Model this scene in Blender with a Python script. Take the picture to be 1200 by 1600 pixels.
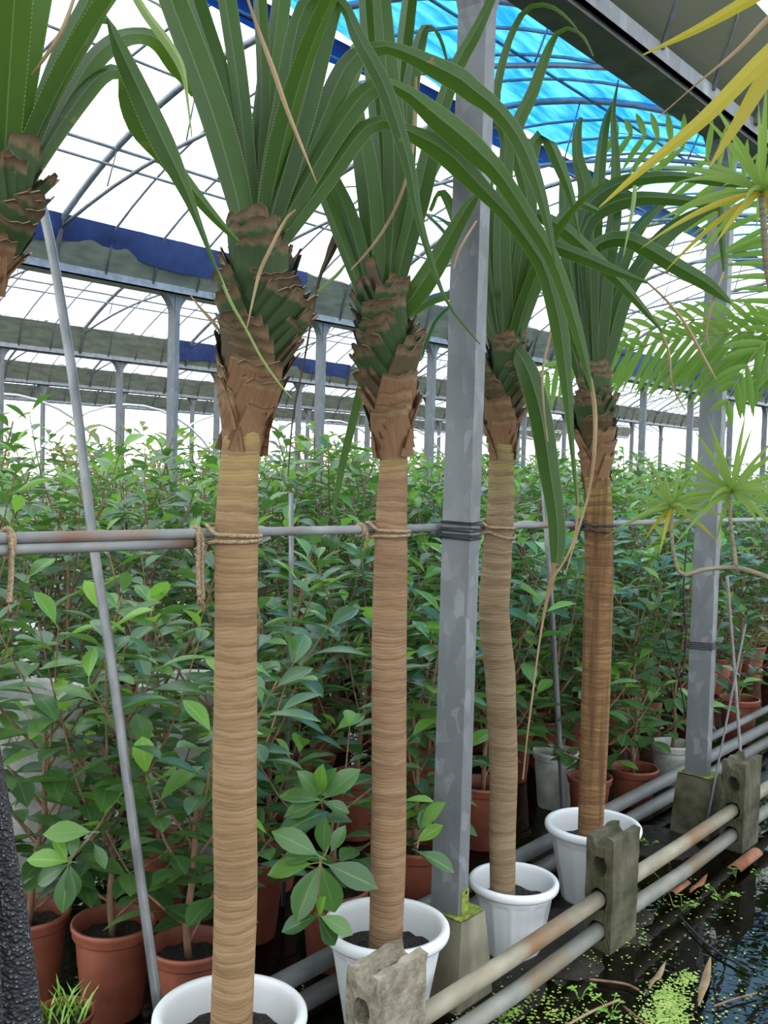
import bpy, bmesh, math, random
import numpy as np
from mathutils import Vector, Matrix

for o in list(bpy.data.objects):
    bpy.data.objects.remove(o, do_unlink=True)
SC = bpy.context.scene
COL = SC.collection
RNG = random.Random(7)

# ------------------------------------------------------------------ camera
F_PX, CX, CY = 1550.0, 600.0, 800.0          # focal length and centre in 1200x1600 pixels
CAM_H = 1.585
YAW, PITCH, ROLL = math.radians(39.8), math.radians(2.5), math.radians(1.6)
fwd = Vector((math.cos(YAW)*math.cos(PITCH), math.sin(YAW)*math.cos(PITCH), -math.sin(PITCH)))
right0 = fwd.cross(Vector((0, 0, 1))).normalized()
up0 = right0.cross(fwd).normalized()
cam_r = right0*math.cos(ROLL) + up0*math.sin(ROLL)
cam_u = up0*math.cos(ROLL) - right0*math.sin(ROLL)
CAM = Vector((0, 0, CAM_H))
cd = bpy.data.cameras.new('camera')
cam = bpy.data.objects.new('camera', cd)
COL.objects.link(cam)
cd.sensor_fit = 'VERTICAL'
cd.sensor_height = 32.0
cd.sensor_width = 24.0
cd.lens = 32.0*F_PX/1600.0
cd.clip_start = 0.05
cd.clip_end = 300
cam.matrix_world = Matrix(((cam_r.x, cam_u.x, -fwd.x, CAM.x), (cam_r.y, cam_u.y, -fwd.y, CAM.y),
                           (cam_r.z, cam_u.z, -fwd.z, CAM.z), (0, 0, 0, 1)))
SC.camera = cam

# ------------------------------------------------------------------ sky (bright overcast) and exposure
w = bpy.data.worlds.new('overcast_sky')
SC.world = w
w.use_nodes = True
bg = w.node_tree.nodes['Background']
bg.inputs['Color'].default_value = (0.87, 0.95, 1.0, 1)
bg.inputs['Strength'].default_value = 2.75
SC.view_settings.view_transform = 'Standard'
SC.view_settings.look = 'None'
SC.view_settings.exposure = 0.0
SC.view_settings.gamma = 1.0
SC.view_settings.use_curve_mapping = False


# ------------------------------------------------------------------ measuring helpers
def ray(px, py):
    return fwd + cam_r*((px-CX)/F_PX) + cam_u*((CY-py)/F_PX)


def P(px, py, d):
    return CAM + ray(px, py)*d


def on_z(px, py, z):
    r = ray(px, py)
    return CAM + r*((z-CAM.z)/r.z)


def on_y(px, py, y):
    r = ray(px, py)
    return CAM + r*((y-CAM.y)/r.y)


def depth(p):
    return (Vector(p)-CAM).dot(fwd)


# ------------------------------------------------------------------ material helpers
class NT:
    def __init__(self, name):
        self.m = bpy.data.materials.new(name)
        self.m.use_nodes = True
        self.t = self.m.node_tree
        self.b = self.t.nodes['Principled BSDF']
        self.out = self.t.nodes['Material Output']

    def n(self, typ, **kw):
        nd = self.t.nodes.new(typ)
        for k, v in kw.items():
            if k == 'i':
                for kk, vv in v.items():
                    if isinstance(vv, (bpy.types.NodeSocket,)):
                        self.t.links.new(vv, nd.inputs[kk])
                    else:
                        nd.inputs[kk].default_value = vv
            else:
                setattr(nd, k, v)
        return nd

    def link(self, a, b):
        self.t.links.new(a, b)

    def ramp(self, fac, stops):
        r = self.n('ShaderNodeValToRGB')
        e = r.color_ramp.elements
        while len(e) < len(stops):
            e.new(0.5)
        for el, (p, c) in zip(e, stops):
            el.position = p
            el.color = (*c, 1) if len(c) == 3 else c
        self.link(fac, r.inputs[0])
        return r.outputs[0]

    def mix(self, f, a, b, mode='MIX'):
        m = self.n('ShaderNodeMix', data_type='RGBA', blend_type=mode)
        for s, v in ((m.inputs[0], f), (m.inputs[6], a), (m.inputs[7], b)):
            if isinstance(v, bpy.types.NodeSocket):
                self.link(v, s)
            else:
                s.default_value = v if not isinstance(v, tuple) or len(v) == 4 else (*v, 1)
        return m.outputs[2]

    def math(self, op, a, b=0.0):
        m = self.n('ShaderNodeMath', operation=op)
        for s, v in zip(m.inputs, (a, b)):
            if isinstance(v, bpy.types.NodeSocket):
                self.link(v, s)
            else:
                s.default_value = v
        return m.outputs[0]

    def noise(self, scale, detail=4, vec=None, rough=0.55):
        n = self.n('ShaderNodeTexNoise')
        n.inputs['Scale'].default_value = scale
        n.inputs['Detail'].default_value = detail
        n.inputs['Roughness'].default_value = rough
        if vec is not None:
            self.link(vec, n.inputs['Vector'])
        return n.outputs['Fac']

    def coord(self, scale=(1, 1, 1), which='Object'):
        t = self.n('ShaderNodeTexCoord')
        m = self.n('ShaderNodeMapping')
        m.inputs['Scale'].default_value = scale
        self.link(t.outputs[which], m.inputs['Vector'])
        return m.outputs[0]

    def set(self, **kw):
        for k, v in kw.items():
            k = k.replace('_', ' ')
            s = self.b.inputs[k]
            if isinstance(v, bpy.types.NodeSocket):
                self.link(v, s)
            else:
                s.default_value = v if not (isinstance(v, tuple) and len(v) == 3) else (*v, 1)

    def bump(self, h, strength=0.3, dist=0.01):
        b = self.n('ShaderNodeBump')
        b.inputs['Strength'].default_value = strength
        b.inputs['Distance'].default_value = dist
        self.link(h, b.inputs['Height'])
        self.link(b.outputs[0], self.b.inputs['Normal'])

    def translucent(self, color, fac):
        tr = self.n('ShaderNodeBsdfTranslucent')
        if isinstance(color, bpy.types.NodeSocket):
            self.link(color, tr.inputs[0])
        else:
            tr.inputs[0].default_value = (*color, 1)
        mx = self.n('ShaderNodeMixShader')
        mx.inputs[0].default_value = fac
        self.link(self.b.outputs[0], mx.inputs[1])
        self.link(tr.outputs[0], mx.inputs[2])
        self.link(mx.outputs[0], self.out.inputs[0])


def simple_mat(name, c1, c2, scale=8, rough=0.6, bump=0.0, metallic=0.0, stretch=(1, 1, 1), lo=.35, hi=.65, detail=5, spec=0.5):
    t = NT(name)
    v = t.coord(stretch)
    n = t.noise(scale, detail, v)
    t.set(Base_Color=t.ramp(n, [(lo, c1), (hi, c2)]), Roughness=rough, Metallic=metallic)
    t.b.inputs['Specular IOR Level'].default_value = spec
    if bump:
        t.bump(t.noise(scale*3, 6, v), bump, 0.01)
    return t.m


def film_mat(name, trans, transl, fac, var=0.0, scale=3.0, dark=None):
    t = NT(name)
    tr = t.n('ShaderNodeBsdfTransparent')
    tl = t.n('ShaderNodeBsdfTranslucent')
    mx = t.n('ShaderNodeMixShader')
    mx.inputs[0].default_value = fac
    if dark is not None:
        v = t.coord((1.0, 6.0, 6.0))
        n = t.noise(scale, 5, v)
        t.link(t.ramp(n, [(.38, dark), (.62, trans)]), tr.inputs[0])
        t.link(t.ramp(n, [(.38, dark), (.62, transl)]), tl.inputs[0])
    else:
        tr.inputs[0].default_value = (*trans, 1)
        tl.inputs[0].default_value = (*transl, 1)
    t.link(tr.outputs[0], mx.inputs[1])
    t.link(tl.outputs[0], mx.inputs[2])
    t.link(mx.outputs[0], t.out.inputs[0])
    return t.m


def rnd_socket(t):
    a = t.n('ShaderNodeAttribute', attribute_name='rnd')
    oi = t.n('ShaderNodeObjectInfo')
    return t.math('FRACT', t.math('ADD', a.outputs['Fac'], oi.outputs['Random']))


def fig_leaf_mat(name, dark, light, trans, tfac, rough):
    t = NT(name)
    r = rnd_socket(t)
    uv = t.n('ShaderNodeUVMap')
    sx = t.n('ShaderNodeSeparateXYZ')
    t.link(uv.outputs[0], sx.inputs[0])
    rib = t.math('LESS_THAN', t.math('ABSOLUTE', t.math('SUBTRACT', sx.outputs[0], 0.5)), 0.035)
    c = t.ramp(r, [(0.0, dark), (0.75, light), (1.0, (light[0]*1.7, light[1]*1.5, light[2]*1.0))])
    c = t.mix(t.math('MULTIPLY', rib, 0.6), c, (light[0]*2.2, light[1]*1.9, light[2]*1.6))
    geo = t.n('ShaderNodeNewGeometry')
    c = t.mix(t.math('MULTIPLY', geo.outputs['Backfacing'], 0.55), c, (light[0]*2.2+.02, light[1]*1.7+.02, light[2]*1.9+.02))
    t.set(Base_Color=c, Roughness=rough)
    t.b.inputs['Specular IOR Level'].default_value = 0.6
    t.translucent(trans, tfac)
    return t.m


def screw_leaf_mat(name, dark, light, trans, tfac=0.3):
    t = NT(name)
    oi = t.n('ShaderNodeObjectInfo')
    uv = t.n('ShaderNodeUVMap')
    sx = t.n('ShaderNodeSeparateXYZ')
    t.link(uv.outputs[0], sx.inputs[0])
    ac = t.math('ABSOLUTE', t.math('SUBTRACT', sx.outputs[0], 0.5))
    rib = t.math('LESS_THAN', ac, 0.022)
    edge = t.math('GREATER_THAN', ac, 0.475)
    mp = t.n('ShaderNodeMapping')
    mp.inputs['Scale'].default_value = (26, 1.2, 1)
    t.link(uv.outputs[0], mp.inputs['Vector'])
    vein = t.noise(1.0, 4, mp.outputs[0])
    base = t.mix(oi.outputs['Random'], dark, light)
    c = t.mix(t.math('MULTIPLY', vein, 0.55), base, (light[0]*1.25, light[1]*1.15, light[2]*1.1))
    dots = t.math('GREATER_THAN', t.math('SINE', t.math('MULTIPLY', sx.outputs[1], 900.0)), -0.2)
    pale = (0.36, 0.42, 0.18)
    c = t.mix(t.math('MULTIPLY', t.math('MULTIPLY', edge, dots), 0.7), c, pale)
    c = t.mix(t.math('MULTIPLY', rib, 0.28), c, pale)
    spot = t.math('GREATER_THAN', t.noise(14, 3, t.coord()), 0.72)
    c = t.mix(t.math('MULTIPLY', spot, 0.4), c, (0.25, 0.16, 0.05))
    t.set(Base_Color=c, Roughness=0.40)
    t.b.inputs['Specular IOR Level'].default_value = 0.33
    t.bump(vein, 0.15, 0.002)
    t.translucent(trans, tfac)
    return t.m


def bark_mat(name, c1, c2, c3, streak=None):
    t = NT(name)
    ring = t.n('ShaderNodeAttribute', attribute_name='ring').outputs['Fac']
    v = t.coord((1, 1, 11))
    n = t.noise(13, 8, v, 0.68)
    n2 = t.noise(3.0, 3, t.coord())
    c = t.ramp(t.math('ADD', t.math('MULTIPLY', ring, 0.30), t.math('MULTIPLY', n, 0.75)), [(0.22, c1), (0.52, c2), (0.82, c3)])
    gr = t.n('ShaderNodeAttribute', attribute_name='green').outputs['Fac']
    c = t.mix(t.math('MULTIPLY', gr, t.math('MULTIPLY', ring, 0.9)), c, (0.30, 0.27, 0.045))
    if streak:
        s = t.noise(22, 4, t.coord((1, 1, 0.06)))
        c = t.mix(t.ramp(s, [(0.45, (0, 0, 0)), (0.62, (1, 1, 1))]), c, streak)
    c = t.mix(t.math('MULTIPLY', n2, 0.35), c, (c2[0]*0.8, c2[1]*0.78, c2[2]*0.7))
    t.set(Base_Color=c, Roughness=0.85)
    t.b.inputs['Specular IOR Level'].default_value = 0.2
    t.bump(n, 0.5, 0.004)
    return t.m


M = {}
M['film'] = film_mat('clear_film', (0.97, 0.985, 1.0), (0.93, 0.96, 1.0), 0.5)
M['blue_film'] = film_mat('blue_tarp', (0.10, 0.50, 0.95), (0.08, 0.42, 0.92), 0.55, dark=(0.012, 0.20, 0.66), scale=1.6)
M['pale_blue_film'] = film_mat('pale_blue_film', (0.42, 0.74, 1.0), (0.38, 0.70, 1.0), 0.5)
M['navy'] = simple_mat('navy_sheet', (0.012, 0.03, 0.12), (0.03, 0.06, 0.22), 5, 0.5)
M['gutter_sheet'] = simple_mat('grey_green_sheet', (0.11, 0.12, 0.09), (0.19, 0.20, 0.15), 4, 0.6, stretch=(1, 4, 4))
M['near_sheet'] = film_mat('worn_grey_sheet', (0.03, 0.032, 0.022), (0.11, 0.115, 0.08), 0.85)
M['steel'] = simple_mat('galvanised_pipe', (0.22, 0.235, 0.26), (0.34, 0.355, 0.38), 14, 0.45, metallic=0.35)
M['pipe_steel'] = simple_mat('worn_steel_pipe', (0.15, 0.152, 0.155), (0.27, 0.27, 0.272), 18, 0.38, metallic=0.45, stretch=(1, 1, .4))
M['steel_dark'] = simple_mat('dark_steel', (0.09, 0.09, 0.095), (0.16, 0.16, 0.165), 10, 0.5)
M['soil'] = simple_mat('potting_soil', (0.012, 0.009, 0.008), (0.05, 0.036, 0.028), 90, 0.95, 0.8)
M['white_pot'] = simple_mat('white_plastic', (0.70, 0.71, 0.72), (0.78, 0.785, 0.79), 3, 0.32, lo=.3, hi=.7)
M['old_white_pot'] = simple_mat('stained_white_plastic', (0.38, 0.38, 0.33), (0.62, 0.62, 0.58), 12, 0.5)
M['terracotta'] = simple_mat('terracotta_plastic', (0.16, 0.043, 0.023), (0.28, 0.082, 0.045), 7, 0.5, 0.05)
M['fig_bark'] = simple_mat('fig_bark', (0.14, 0.075, 0.04), (0.28, 0.16, 0.09), 30, 0.8, 0.3, stretch=(1, 1, .3))
M['fig_green_twig'] = simple_mat('green_twig', (0.13, 0.17, 0.05), (0.22, 0.24, 0.08), 20, 0.6)
M['fig_leaf'] = fig_leaf_mat('fig_leaf', (0.032, 0.082, 0.030), (0.074, 0.165, 0.046), (0.15, 0.34, 0.04), 0.26, 0.33)
M['fig_young'] = fig_leaf_mat('young_fig_leaf', (0.09, 0.21, 0.03), (0.16, 0.33, 0.05), (0.28, 0.55, 0.06), 0.35, 0.33)
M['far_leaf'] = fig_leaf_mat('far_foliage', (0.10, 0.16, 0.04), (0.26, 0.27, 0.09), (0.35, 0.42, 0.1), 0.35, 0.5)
M['screw_leaf'] = screw_leaf_mat('screw_pine_leaf', (0.013, 0.043, 0.007), (0.042, 0.092, 0.016), (0.13, 0.25, 0.022))
M['screw_pale'] = screw_leaf_mat('pale_screw_pine_leaf', (0.17, 0.26, 0.085), (0.24, 0.33, 0.11), (0.35, 0.45, 0.12), 0.3)
M['dry_leaf'] = simple_mat('dry_leaf', (0.22, 0.135, 0.06), (0.36, 0.26, 0.15), 12, 0.8, stretch=(1, 1, .4))
M['dead_dark'] = simple_mat('dead_dark_leaf', (0.05, 0.035, 0.02), (0.10, 0.07, 0.035), 12, 0.8)
M['bark_tan'] = bark_mat('tan_ringed_bark', (0.15, 0.085, 0.042), (0.29, 0.18, 0.092), (0.42, 0.285, 0.155))
M['bark_brown'] = bark_mat('brown_ringed_bark', (0.13, 0.073, 0.04), (0.26, 0.155, 0.085), (0.39, 0.265, 0.155))
M['bark_grey'] = bark_mat('grey_brown_ringed_bark', (0.11, 0.072, 0.042), (0.23, 0.155, 0.09), (0.34, 0.25, 0.155))
M['bark_stained'] = bark_mat('rust_stained_bark', (0.08, 0.042, 0.02), (0.20, 0.105, 0.045), (0.36, 0.225, 0.10), (0.08, 0.042, 0.024))
M['concrete'] = simple_mat('rough_concrete', (0.15, 0.125, 0.085), (0.34, 0.295, 0.22), 22, 0.95, 0.9, detail=8)
M['concrete_moss'] = simple_mat('mossy_concrete', (0.030, 0.036, 0.010), (0.125, 0.105, 0.07), 9, 0.95, 0.9, detail=8)
M['pier'] = simple_mat('pier_concrete', (0.09, 0.08, 0.045), (0.26, 0.235, 0.17), 8, 0.9, 0.5, stretch=(1, 1, .25), detail=8)
M['moss'] = simple_mat('moss', (0.12, 0.17, 0.02), (0.30, 0.36, 0.05), 40, 1.0, 1.0)
M['rope'] = simple_mat('jute_rope', (0.30, 0.20, 0.11), (0.50, 0.37, 0.23), 120, 0.9, 0.6)
M['black_rope'] = simple_mat('dark_cord', (0.03, 0.025, 0.02), (0.08, 0.065, 0.05), 80, 0.8)
M['black'] = simple_mat('black_plastic', (0.010, 0.010, 0.012), (0.025, 0.025, 0.028), 20, 0.5)
M['palm_leaf'] = screw_leaf_mat('palm_leaflet', (0.10, 0.20, 0.03), (0.16, 0.28, 0.05), (0.32, 0.52, 0.08), 0.45)
M['drac_leaf'] = screw_leaf_mat('dragon_tree_leaf', (0.10, 0.18, 0.035), (0.18, 0.28, 0.05), (0.3, 0.45, 0.09), 0.4)
M['yellow_leaf'] = screw_leaf_mat('yellowing_leaf', (0.30, 0.24, 0.02), (0.40, 0.34, 0.03), (0.5, 0.42, 0.04), 0.4)
M['drac_stem'] = simple_mat('dragon_tree_stem', (0.16, 0.13, 0.08), (0.27, 0.23, 0.15), 60, 0.85, 0.4, stretch=(.2, .2, 2))
M['weed'] = simple_mat('weed_leaf', (0.13, 0.30, 0.03), (0.26, 0.46, 0.06), 20, 0.6)
M['duckweed'] = simple_mat('duckweed', (0.20, 0.34, 0.05), (0.42, 0.52, 0.12), 30, 0.7)
M['shard'] = simple_mat('rusty_shard', (0.20, 0.07, 0.03), (0.36, 0.15, 0.07), 15, 0.8, 0.3)


def galvanised():
    t = NT('spangled_galvanised_steel')
    vo = t.n('ShaderNodeTexVoronoi')
    vo.inputs['Scale'].default_value = 30
    t.link(t.coord((1, 1, .55)), vo.inputs['Vector'])
    sp = t.n('ShaderNodeSeparateColor')
    t.link(vo.outputs['Color'], sp.inputs[0])
    n = t.noise(5, 5, t.coord())
    f = t.math('ADD', t.math('MULTIPLY', t.math('POWER', sp.outputs[0], 3.0), 0.35), t.math('MULTIPLY', n, 0.7))
    t.set(Base_Color=t.ramp(f, [(0.25, (0.150, 0.156, 0.163)), (0.6, (0.205, 0.212, 0.22)), (0.85, (0.31, 0.318, 0.328))]), Roughness=0.5, Metallic=0.3)
    return t.m


def rusty_pipe(name, c1, c2, rust):
    t = NT(name)
    n = t.noise(9, 6, t.coord((.8, 2, 2)))
    n2 = t.noise(2.2, 4, t.coord((1, .6, .6)))
    c = t.ramp(n, [(0.3, c1), (0.7, c2)])
    c = t.mix(t.ramp(n2, [(0.52, (0, 0, 0)), (0.64, (0.85, 0.85, 0.85))]), c, rust)
    t.set(Base_Color=c, Roughness=0.6)
    t.bump(n, 0.3, 0.003)
    return t.m


def mud():
    t = NT('wet_mud')
    v = t.coord()
    n = t.noise(3.5, 8, v)
    n2 = t.noise(22, 6, v)
    c = t.ramp(n, [(0.3, (0.006, 0.005, 0.003)), (0.55, (0.020, 0.014, 0.008)), (0.75, (0.022, 0.027, 0.008))])
    c = t.mix(t.math('MULTIPLY', n2, 0.5), c, (0.02, 0.016, 0.01))
    t.set(Base_Color=c, Roughness=t.ramp(n, [(0.35, (0.25, 0.25, 0.25)), (0.6, (0.8, 0.8, 0.8))]))
    t.bump(n2, 0.5, 0.02)
    return t.m


def water():
    t = NT('still_water')
    tr = t.n('ShaderNodeBsdfTransparent')
    tr.inputs[0].default_value = (0.50, 0.46, 0.36, 1)
    gl = t.n('ShaderNodeBsdfGlossy')
    gl.inputs['Roughness'].default_value = 0.015
    fr = t.n('ShaderNodeFresnel')
    fr.inputs[0].default_value = 1.33
    bp = t.n('ShaderNodeBump')
    bp.inputs['Strength'].default_value = 0.06
    bp.inputs['Distance'].default_value = 0.02
    t.link(t.noise(9, 2, t.coord()), bp.inputs['Height'])
    t.link(bp.outputs[0], gl.inputs['Normal'])
    mx = t.n('ShaderNodeMixShader')
    t.link(fr.outputs[0], mx.inputs[0])
    t.link(tr.outputs[0], mx.inputs[1])
    t.link(gl.outputs[0], mx.inputs[2])
    t.link(mx.outputs[0], t.out.inputs[0])
    return t.m


def net():
    t = NT('black_knitted_net')
    uv = t.n('ShaderNodeUVMap')
    mp = t.n('ShaderNodeMapping')
    mp.inputs['Scale'].default_value = (190, 170, 1)
    t.link(uv.outputs[0], mp.inputs['Vector'])
    vo = t.n('ShaderNodeTexVoronoi')
    vo.inputs['Scale'].default_value = 1.0
    t.link(mp.outputs[0], vo.inputs['Vector'])
    d = vo.outputs['Distance']
    c = t.ramp(d, [(0.12, (0.20, 0.20, 0.21)), (0.3, (0.012, 0.012, 0.014))])
    t.set(Base_Color=c, Roughness=0.55)
    t.bump(d, 0.7, 0.004)
    return t.m


def leaf_base_mat(name, body, body2, tip):
    t = NT(name)
    uv = t.n('ShaderNodeUVMap')
    sx = t.n('ShaderNodeSeparateXYZ')
    t.link(uv.outputs[0], sx.inputs[0])
    n = t.noise(30, 5, t.coord())
    mp = t.n('ShaderNodeMapping')
    mp.inputs['Scale'].default_value = (18, 1.0, 1)
    t.link(uv.outputs[0], mp.inputs['Vector'])
    vein = t.noise(1, 4, mp.outputs[0])
    f = t.math('ADD', sx.outputs[1], t.math('MULTIPLY', t.math('SUBTRACT', n, 0.5), 0.35))
    c = t.mix(vein, body, body2)
    c = t.mix(t.ramp(f, [(0.80, (0, 0, 0)), (0.90, (1, 1, 1))]), c, tip)
    t.set(Base_Color=c, Roughness=0.65)
    t.bump(vein, 0.35, 0.003)
    return t.m


M['post'] = galvanised()
M['heat_pipe'] = rusty_pipe('weathered_pipe', (0.19, 0.16, 0.105), (0.34, 0.30, 0.22), (0.20, 0.09, 0.03))
M['heat_pipe_grey'] = rusty_pipe('grey_weathered_pipe', (0.15, 0.15, 0.125), (0.27, 0.265, 0.23), (0.18, 0.12, 0.06))
M['back_pipe'] = rusty_pipe('dull_grey_pipe', (0.10, 0.105, 0.105), (0.19, 0.19, 0.185), (0.10, 0.09, 0.07))
M['rail_pipe'] = rusty_pipe('rail_pipe', (0.16, 0.165, 0.165), (0.29, 0.29, 0.285), (0.22, 0.11, 0.06))
M['mud'] = mud()
M['water'] = water()
M['net'] = net()
M['base_green'] = leaf_base_mat('cut_leaf_base_green', (0.018, 0.046, 0.010), (0.05, 0.085, 0.022), (0.22, 0.145, 0.08))
M['base_mixed'] = leaf_base_mat('cut_leaf_base_fading', (0.032, 0.042, 0.012), (0.12, 0.062, 0.026), (0.22, 0.14, 0.072))
M['base_brown'] = leaf_base_mat('cut_leaf_base_brown', (0.085, 0.036, 0.016), (0.30, 0.155, 0.065), (0.30, 0.19, 0.10))


# ------------------------------------------------------------------ mesh helpers
def mk_mesh(name, verts, faces, mat=None, uvs=None, smooth=True, attrs=None, rib=False):
    me = bpy.data.meshes.new(name)
    me.from_pydata([tuple(v) for v in verts], [], faces)
    if mat is not None:
        me.materials.append(mat if not isinstance(mat, str) else M[mat])
    if uvs is not None:
        ul = me.uv_layers.new(name='UVMap')
        li = np.empty(len(me.loops), dtype=np.int32)
        me.loops.foreach_get('vertex_index', li)
        ul.data.foreach_set('uv', np.asarray(uvs, dtype=np.float32)[li].ravel())
    if attrs:
        for k, vals in attrs.items():
            a = me.attributes.new(k, 'FLOAT', 'POINT')
            a.data.foreach_set('value', np.asarray(vals, dtype=np.float32))
    if smooth:
        me.polygons.foreach_set('use_smooth', [True]*len(me.polygons))
    if rib:                              # crease along the midrib of a five-wide blade
        ev = np.empty(len(me.edges)*2, dtype=np.int32)
        me.edges.foreach_get('vertices', ev)
        ev = ev.reshape(-1, 2)
        sh = me.attributes.new('sharp_edge', 'BOOLEAN', 'EDGE')
        sh.data.foreach_set('value', (ev[:, 0] % 5 == 2) & (ev[:, 1] % 5 == 2))
    me.update()
    return me


def add(name, me, parent=None, loc=(0, 0, 0), kind=None):
    o = bpy.data.objects.new(name, me)
    COL.objects.link(o)
    o.location = loc
    if parent is not None:
        o.parent = parent
    if kind:
        o['kind'] = kind
    return o


def tag(o, label, cat, group=None, kind=None):
    o['label'] = label
    o['category'] = cat
    if group:
        o['group'] = group
    if kind:
        o['kind'] = kind
    return o


def thing(name, label, cat, loc=(0, 0, 0), group=None, rz=0.0):
    o = bpy.data.objects.new(name, None)
    o.empty_display_size = 0.05
    COL.objects.link(o)
    o.location = loc
    o.rotation_euler = (0, 0, rz)
    return tag(o, label, cat, group)


class MB:
    """collects shapes into one mesh"""
    def __init__(self):
        self.v, self.f, self.uv = [], [], []

    def put(self, v, f, uv=None):
        k = len(self.v)
        self.v += [tuple(p) for p in v]
        self.f += [tuple(i+k for i in q) for q in f]
        self.uv += uv if uv else [(0.0, 0.0)]*len(v)
        return self

    def box(self, a, b):
        (x0, y0, z0), (x1, y1, z1) = a, b
        v = [(x, y, z) for z in (z0, z1) for y in (y0, y1) for x in (x0, x1)]
        return self.put(v, [(0, 2, 3, 1), (4, 5, 7, 6), (0, 1, 5, 4), (2, 6, 7, 3), (0, 4, 6, 2), (1, 3, 7, 5)])

    def tube(self, pts, r, n=8, cap=True):
        return self.put(*tube(pts, r, n, cap))

    def mesh(self, name, mat, smooth=True):
        return mk_mesh(name, self.v, self.f, mat, self.uv, smooth)


def tube(pts, r, n=8, cap=True):
    pts = [Vector(p) for p in pts]
    m = len(pts)
    rs = r if isinstance(r, (list, tuple)) else [r]*m
    v, f = [], []
    t0 = (pts[1]-pts[0]).normalized()
    ref = Vector((0, 0, 1)) if abs(t0.z) < 0.9 else Vector((1, 0, 0))
    u = t0.cross(ref).normalized()
    for i, p in enumerate(pts):
        t = (pts[min(i+1, m-1)]-pts[max(i-1, 0)])
        if t.length < 1e-9:
            t = t0
        t = t.normalized()
        u = (u - t*u.dot(t)).normalized()
        b = t.cross(u)
        for k in range(n):
            a = 2*math.pi*k/n
            v.append(p + (u*math.cos(a) + b*math.sin(a))*rs[i])
    for i in range(m-1):
        for k in range(n):
            k2 = (k+1) % n
            f.append((i*n+k, i*n+k2, (i+1)*n+k2, (i+1)*n+k))
    if cap:
        f.append(tuple(range(n-1, -1, -1)))
        f.append(tuple((m-1)*n+k for k in range(n)))
    return v, f


def spline(ctrl, n):
    """Catmull-Rom through rows of numbers, n samples, even in length of the first three"""
    c = np.array(ctrl, dtype=float)
    m = len(c)
    if m == 2:
        t = np.linspace(0, 1, n)[:, None]
        return c[0]*(1-t)+c[1]*t
    ext = np.vstack([2*c[0]-c[1], c, 2*c[-1]-c[-2]])
    out = []
    for i in range(m-1):
        p0, p1, p2, p3 = ext[i:i+4]
        for t in np.linspace(0, 1, 16, endpoint=False):
            out.append(0.5*((2*p1)+(-p0+p2)*t+(2*p0-5*p1+4*p2-p3)*t*t+(-p0+3*p1-3*p2+p3)*t**3))
    out.append(c[-1])
    out = np.array(out)
    s = np.concatenate([[0], np.cumsum(np.linalg.norm(np.diff(out[:, :3], axis=0), axis=1))])
    q = np.linspace(0, s[-1], n)
    return np.stack([np.interp(q, s, out[:, k]) for k in range(out.shape[1])], axis=1)


def lathe(profile, n=48, rmod=None):
    v, f = [], []
    for (r, z) in profile:
        for k in range(n):
            a = 2*math.pi*k/n
            rr = r*(rmod(a, z) if rmod else 1.0)
            v.append((rr*math.cos(a), rr*math.sin(a), z))
    for i in range(len(profile)-1):
        for k in range(n):
            k2 = (k+1) % n
            f.append((i*n+k, i*n+k2, (i+1)*n+k2, (i+1)*n+k))
    return v, f


def local(pts, loc):
    l = Vector(loc)
    return [Vector(p)-l for p in pts]


# ------------------------------------------------------------------ the floor: wet mud with shallow water
def mud_height(x, y):
    h = (math.sin(x*5.1+y*3.3)*.5+math.sin(x*11.7-y*9.1+1.3)*.3+math.sin(x*23.0+y*17.0)*.18+math.sin(x*3.1-y*6.7+2.2)*.5)*0.018
    row = math.exp(-((y-1.66)/0.24)**2)*0.024
    return h - 0.024 + row


def build_floor():
    xs = list(np.concatenate([[-12, -4, -1], np.arange(0, 6.4, 0.06), [6.8, 8, 11, 16, 30, 70]]))
    ys = list(np.concatenate([[-12, -4, -2], np.arange(-1, 4.2, 0.06), [4.6, 6, 10, 20, 40, 80]]))
    v = []
    for y in ys:
        for x in xs:
            near = -.2 < x < 6.6 and -1.2 < y < 4.4
            v.append((x, y, mud_height(x, y) if near else -0.02))
    nx = len(xs)
    f = [(j*nx+i, j*nx+i+1, (j+1)*nx+i+1, (j+1)*nx+i) for j in range(len(ys)-1) for i in range(nx-1)]
    o = add('floor', mk_mesh('floor', v, f, 'mud'))
    o['kind'] = 'structure'
    o['label'] = 'dark wet mud floor of the greenhouse'
    wv = [(-6, -6, 0), (24, -6, 0), (24, 9, 0), (-6, 9, 0)]
    wo = add('water', mk_mesh('water', wv, [(0, 1, 2, 3)], 'water', smooth=False))
    tag(wo, 'shallow still dark water lying over the mud', 'water', kind='stuff')


build_floor()

# ------------------------------------------------------------------ the roof: arched spans on gutters
ROW0_Y, BAY = 1.66, 5.355
POST_Y = 1.70
GZ, SHEET_Z = 3.035, 3.415
HOOP = 0.465
POST0_X = on_y(721, 800, POST_Y).x
ceiling = bpy.data.objects.new('ceiling', None)
COL.objects.link(ceiling)
ceiling['kind'] = 'structure'
ceiling['label'] = 'arched pipe and film greenhouse roof over gutters'
RISE = 0.82


def arch(y, y0, y1, rise=RISE):
    u = (2*y-(y0+y1))/(y1-y0)
    return SHEET_Z + rise*(1-abs(u)**2.1)


def arch_pts(y0, y1, n=22, dz=0.0, rise=RISE, ya=None, yb=None):
    ya = y0 if ya is None else ya
    yb = y1 if yb is None else yb
    return [(0.0, y, arch(y, y0, y1, rise)+dz) for y in np.linspace(ya, yb, n)]


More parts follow.
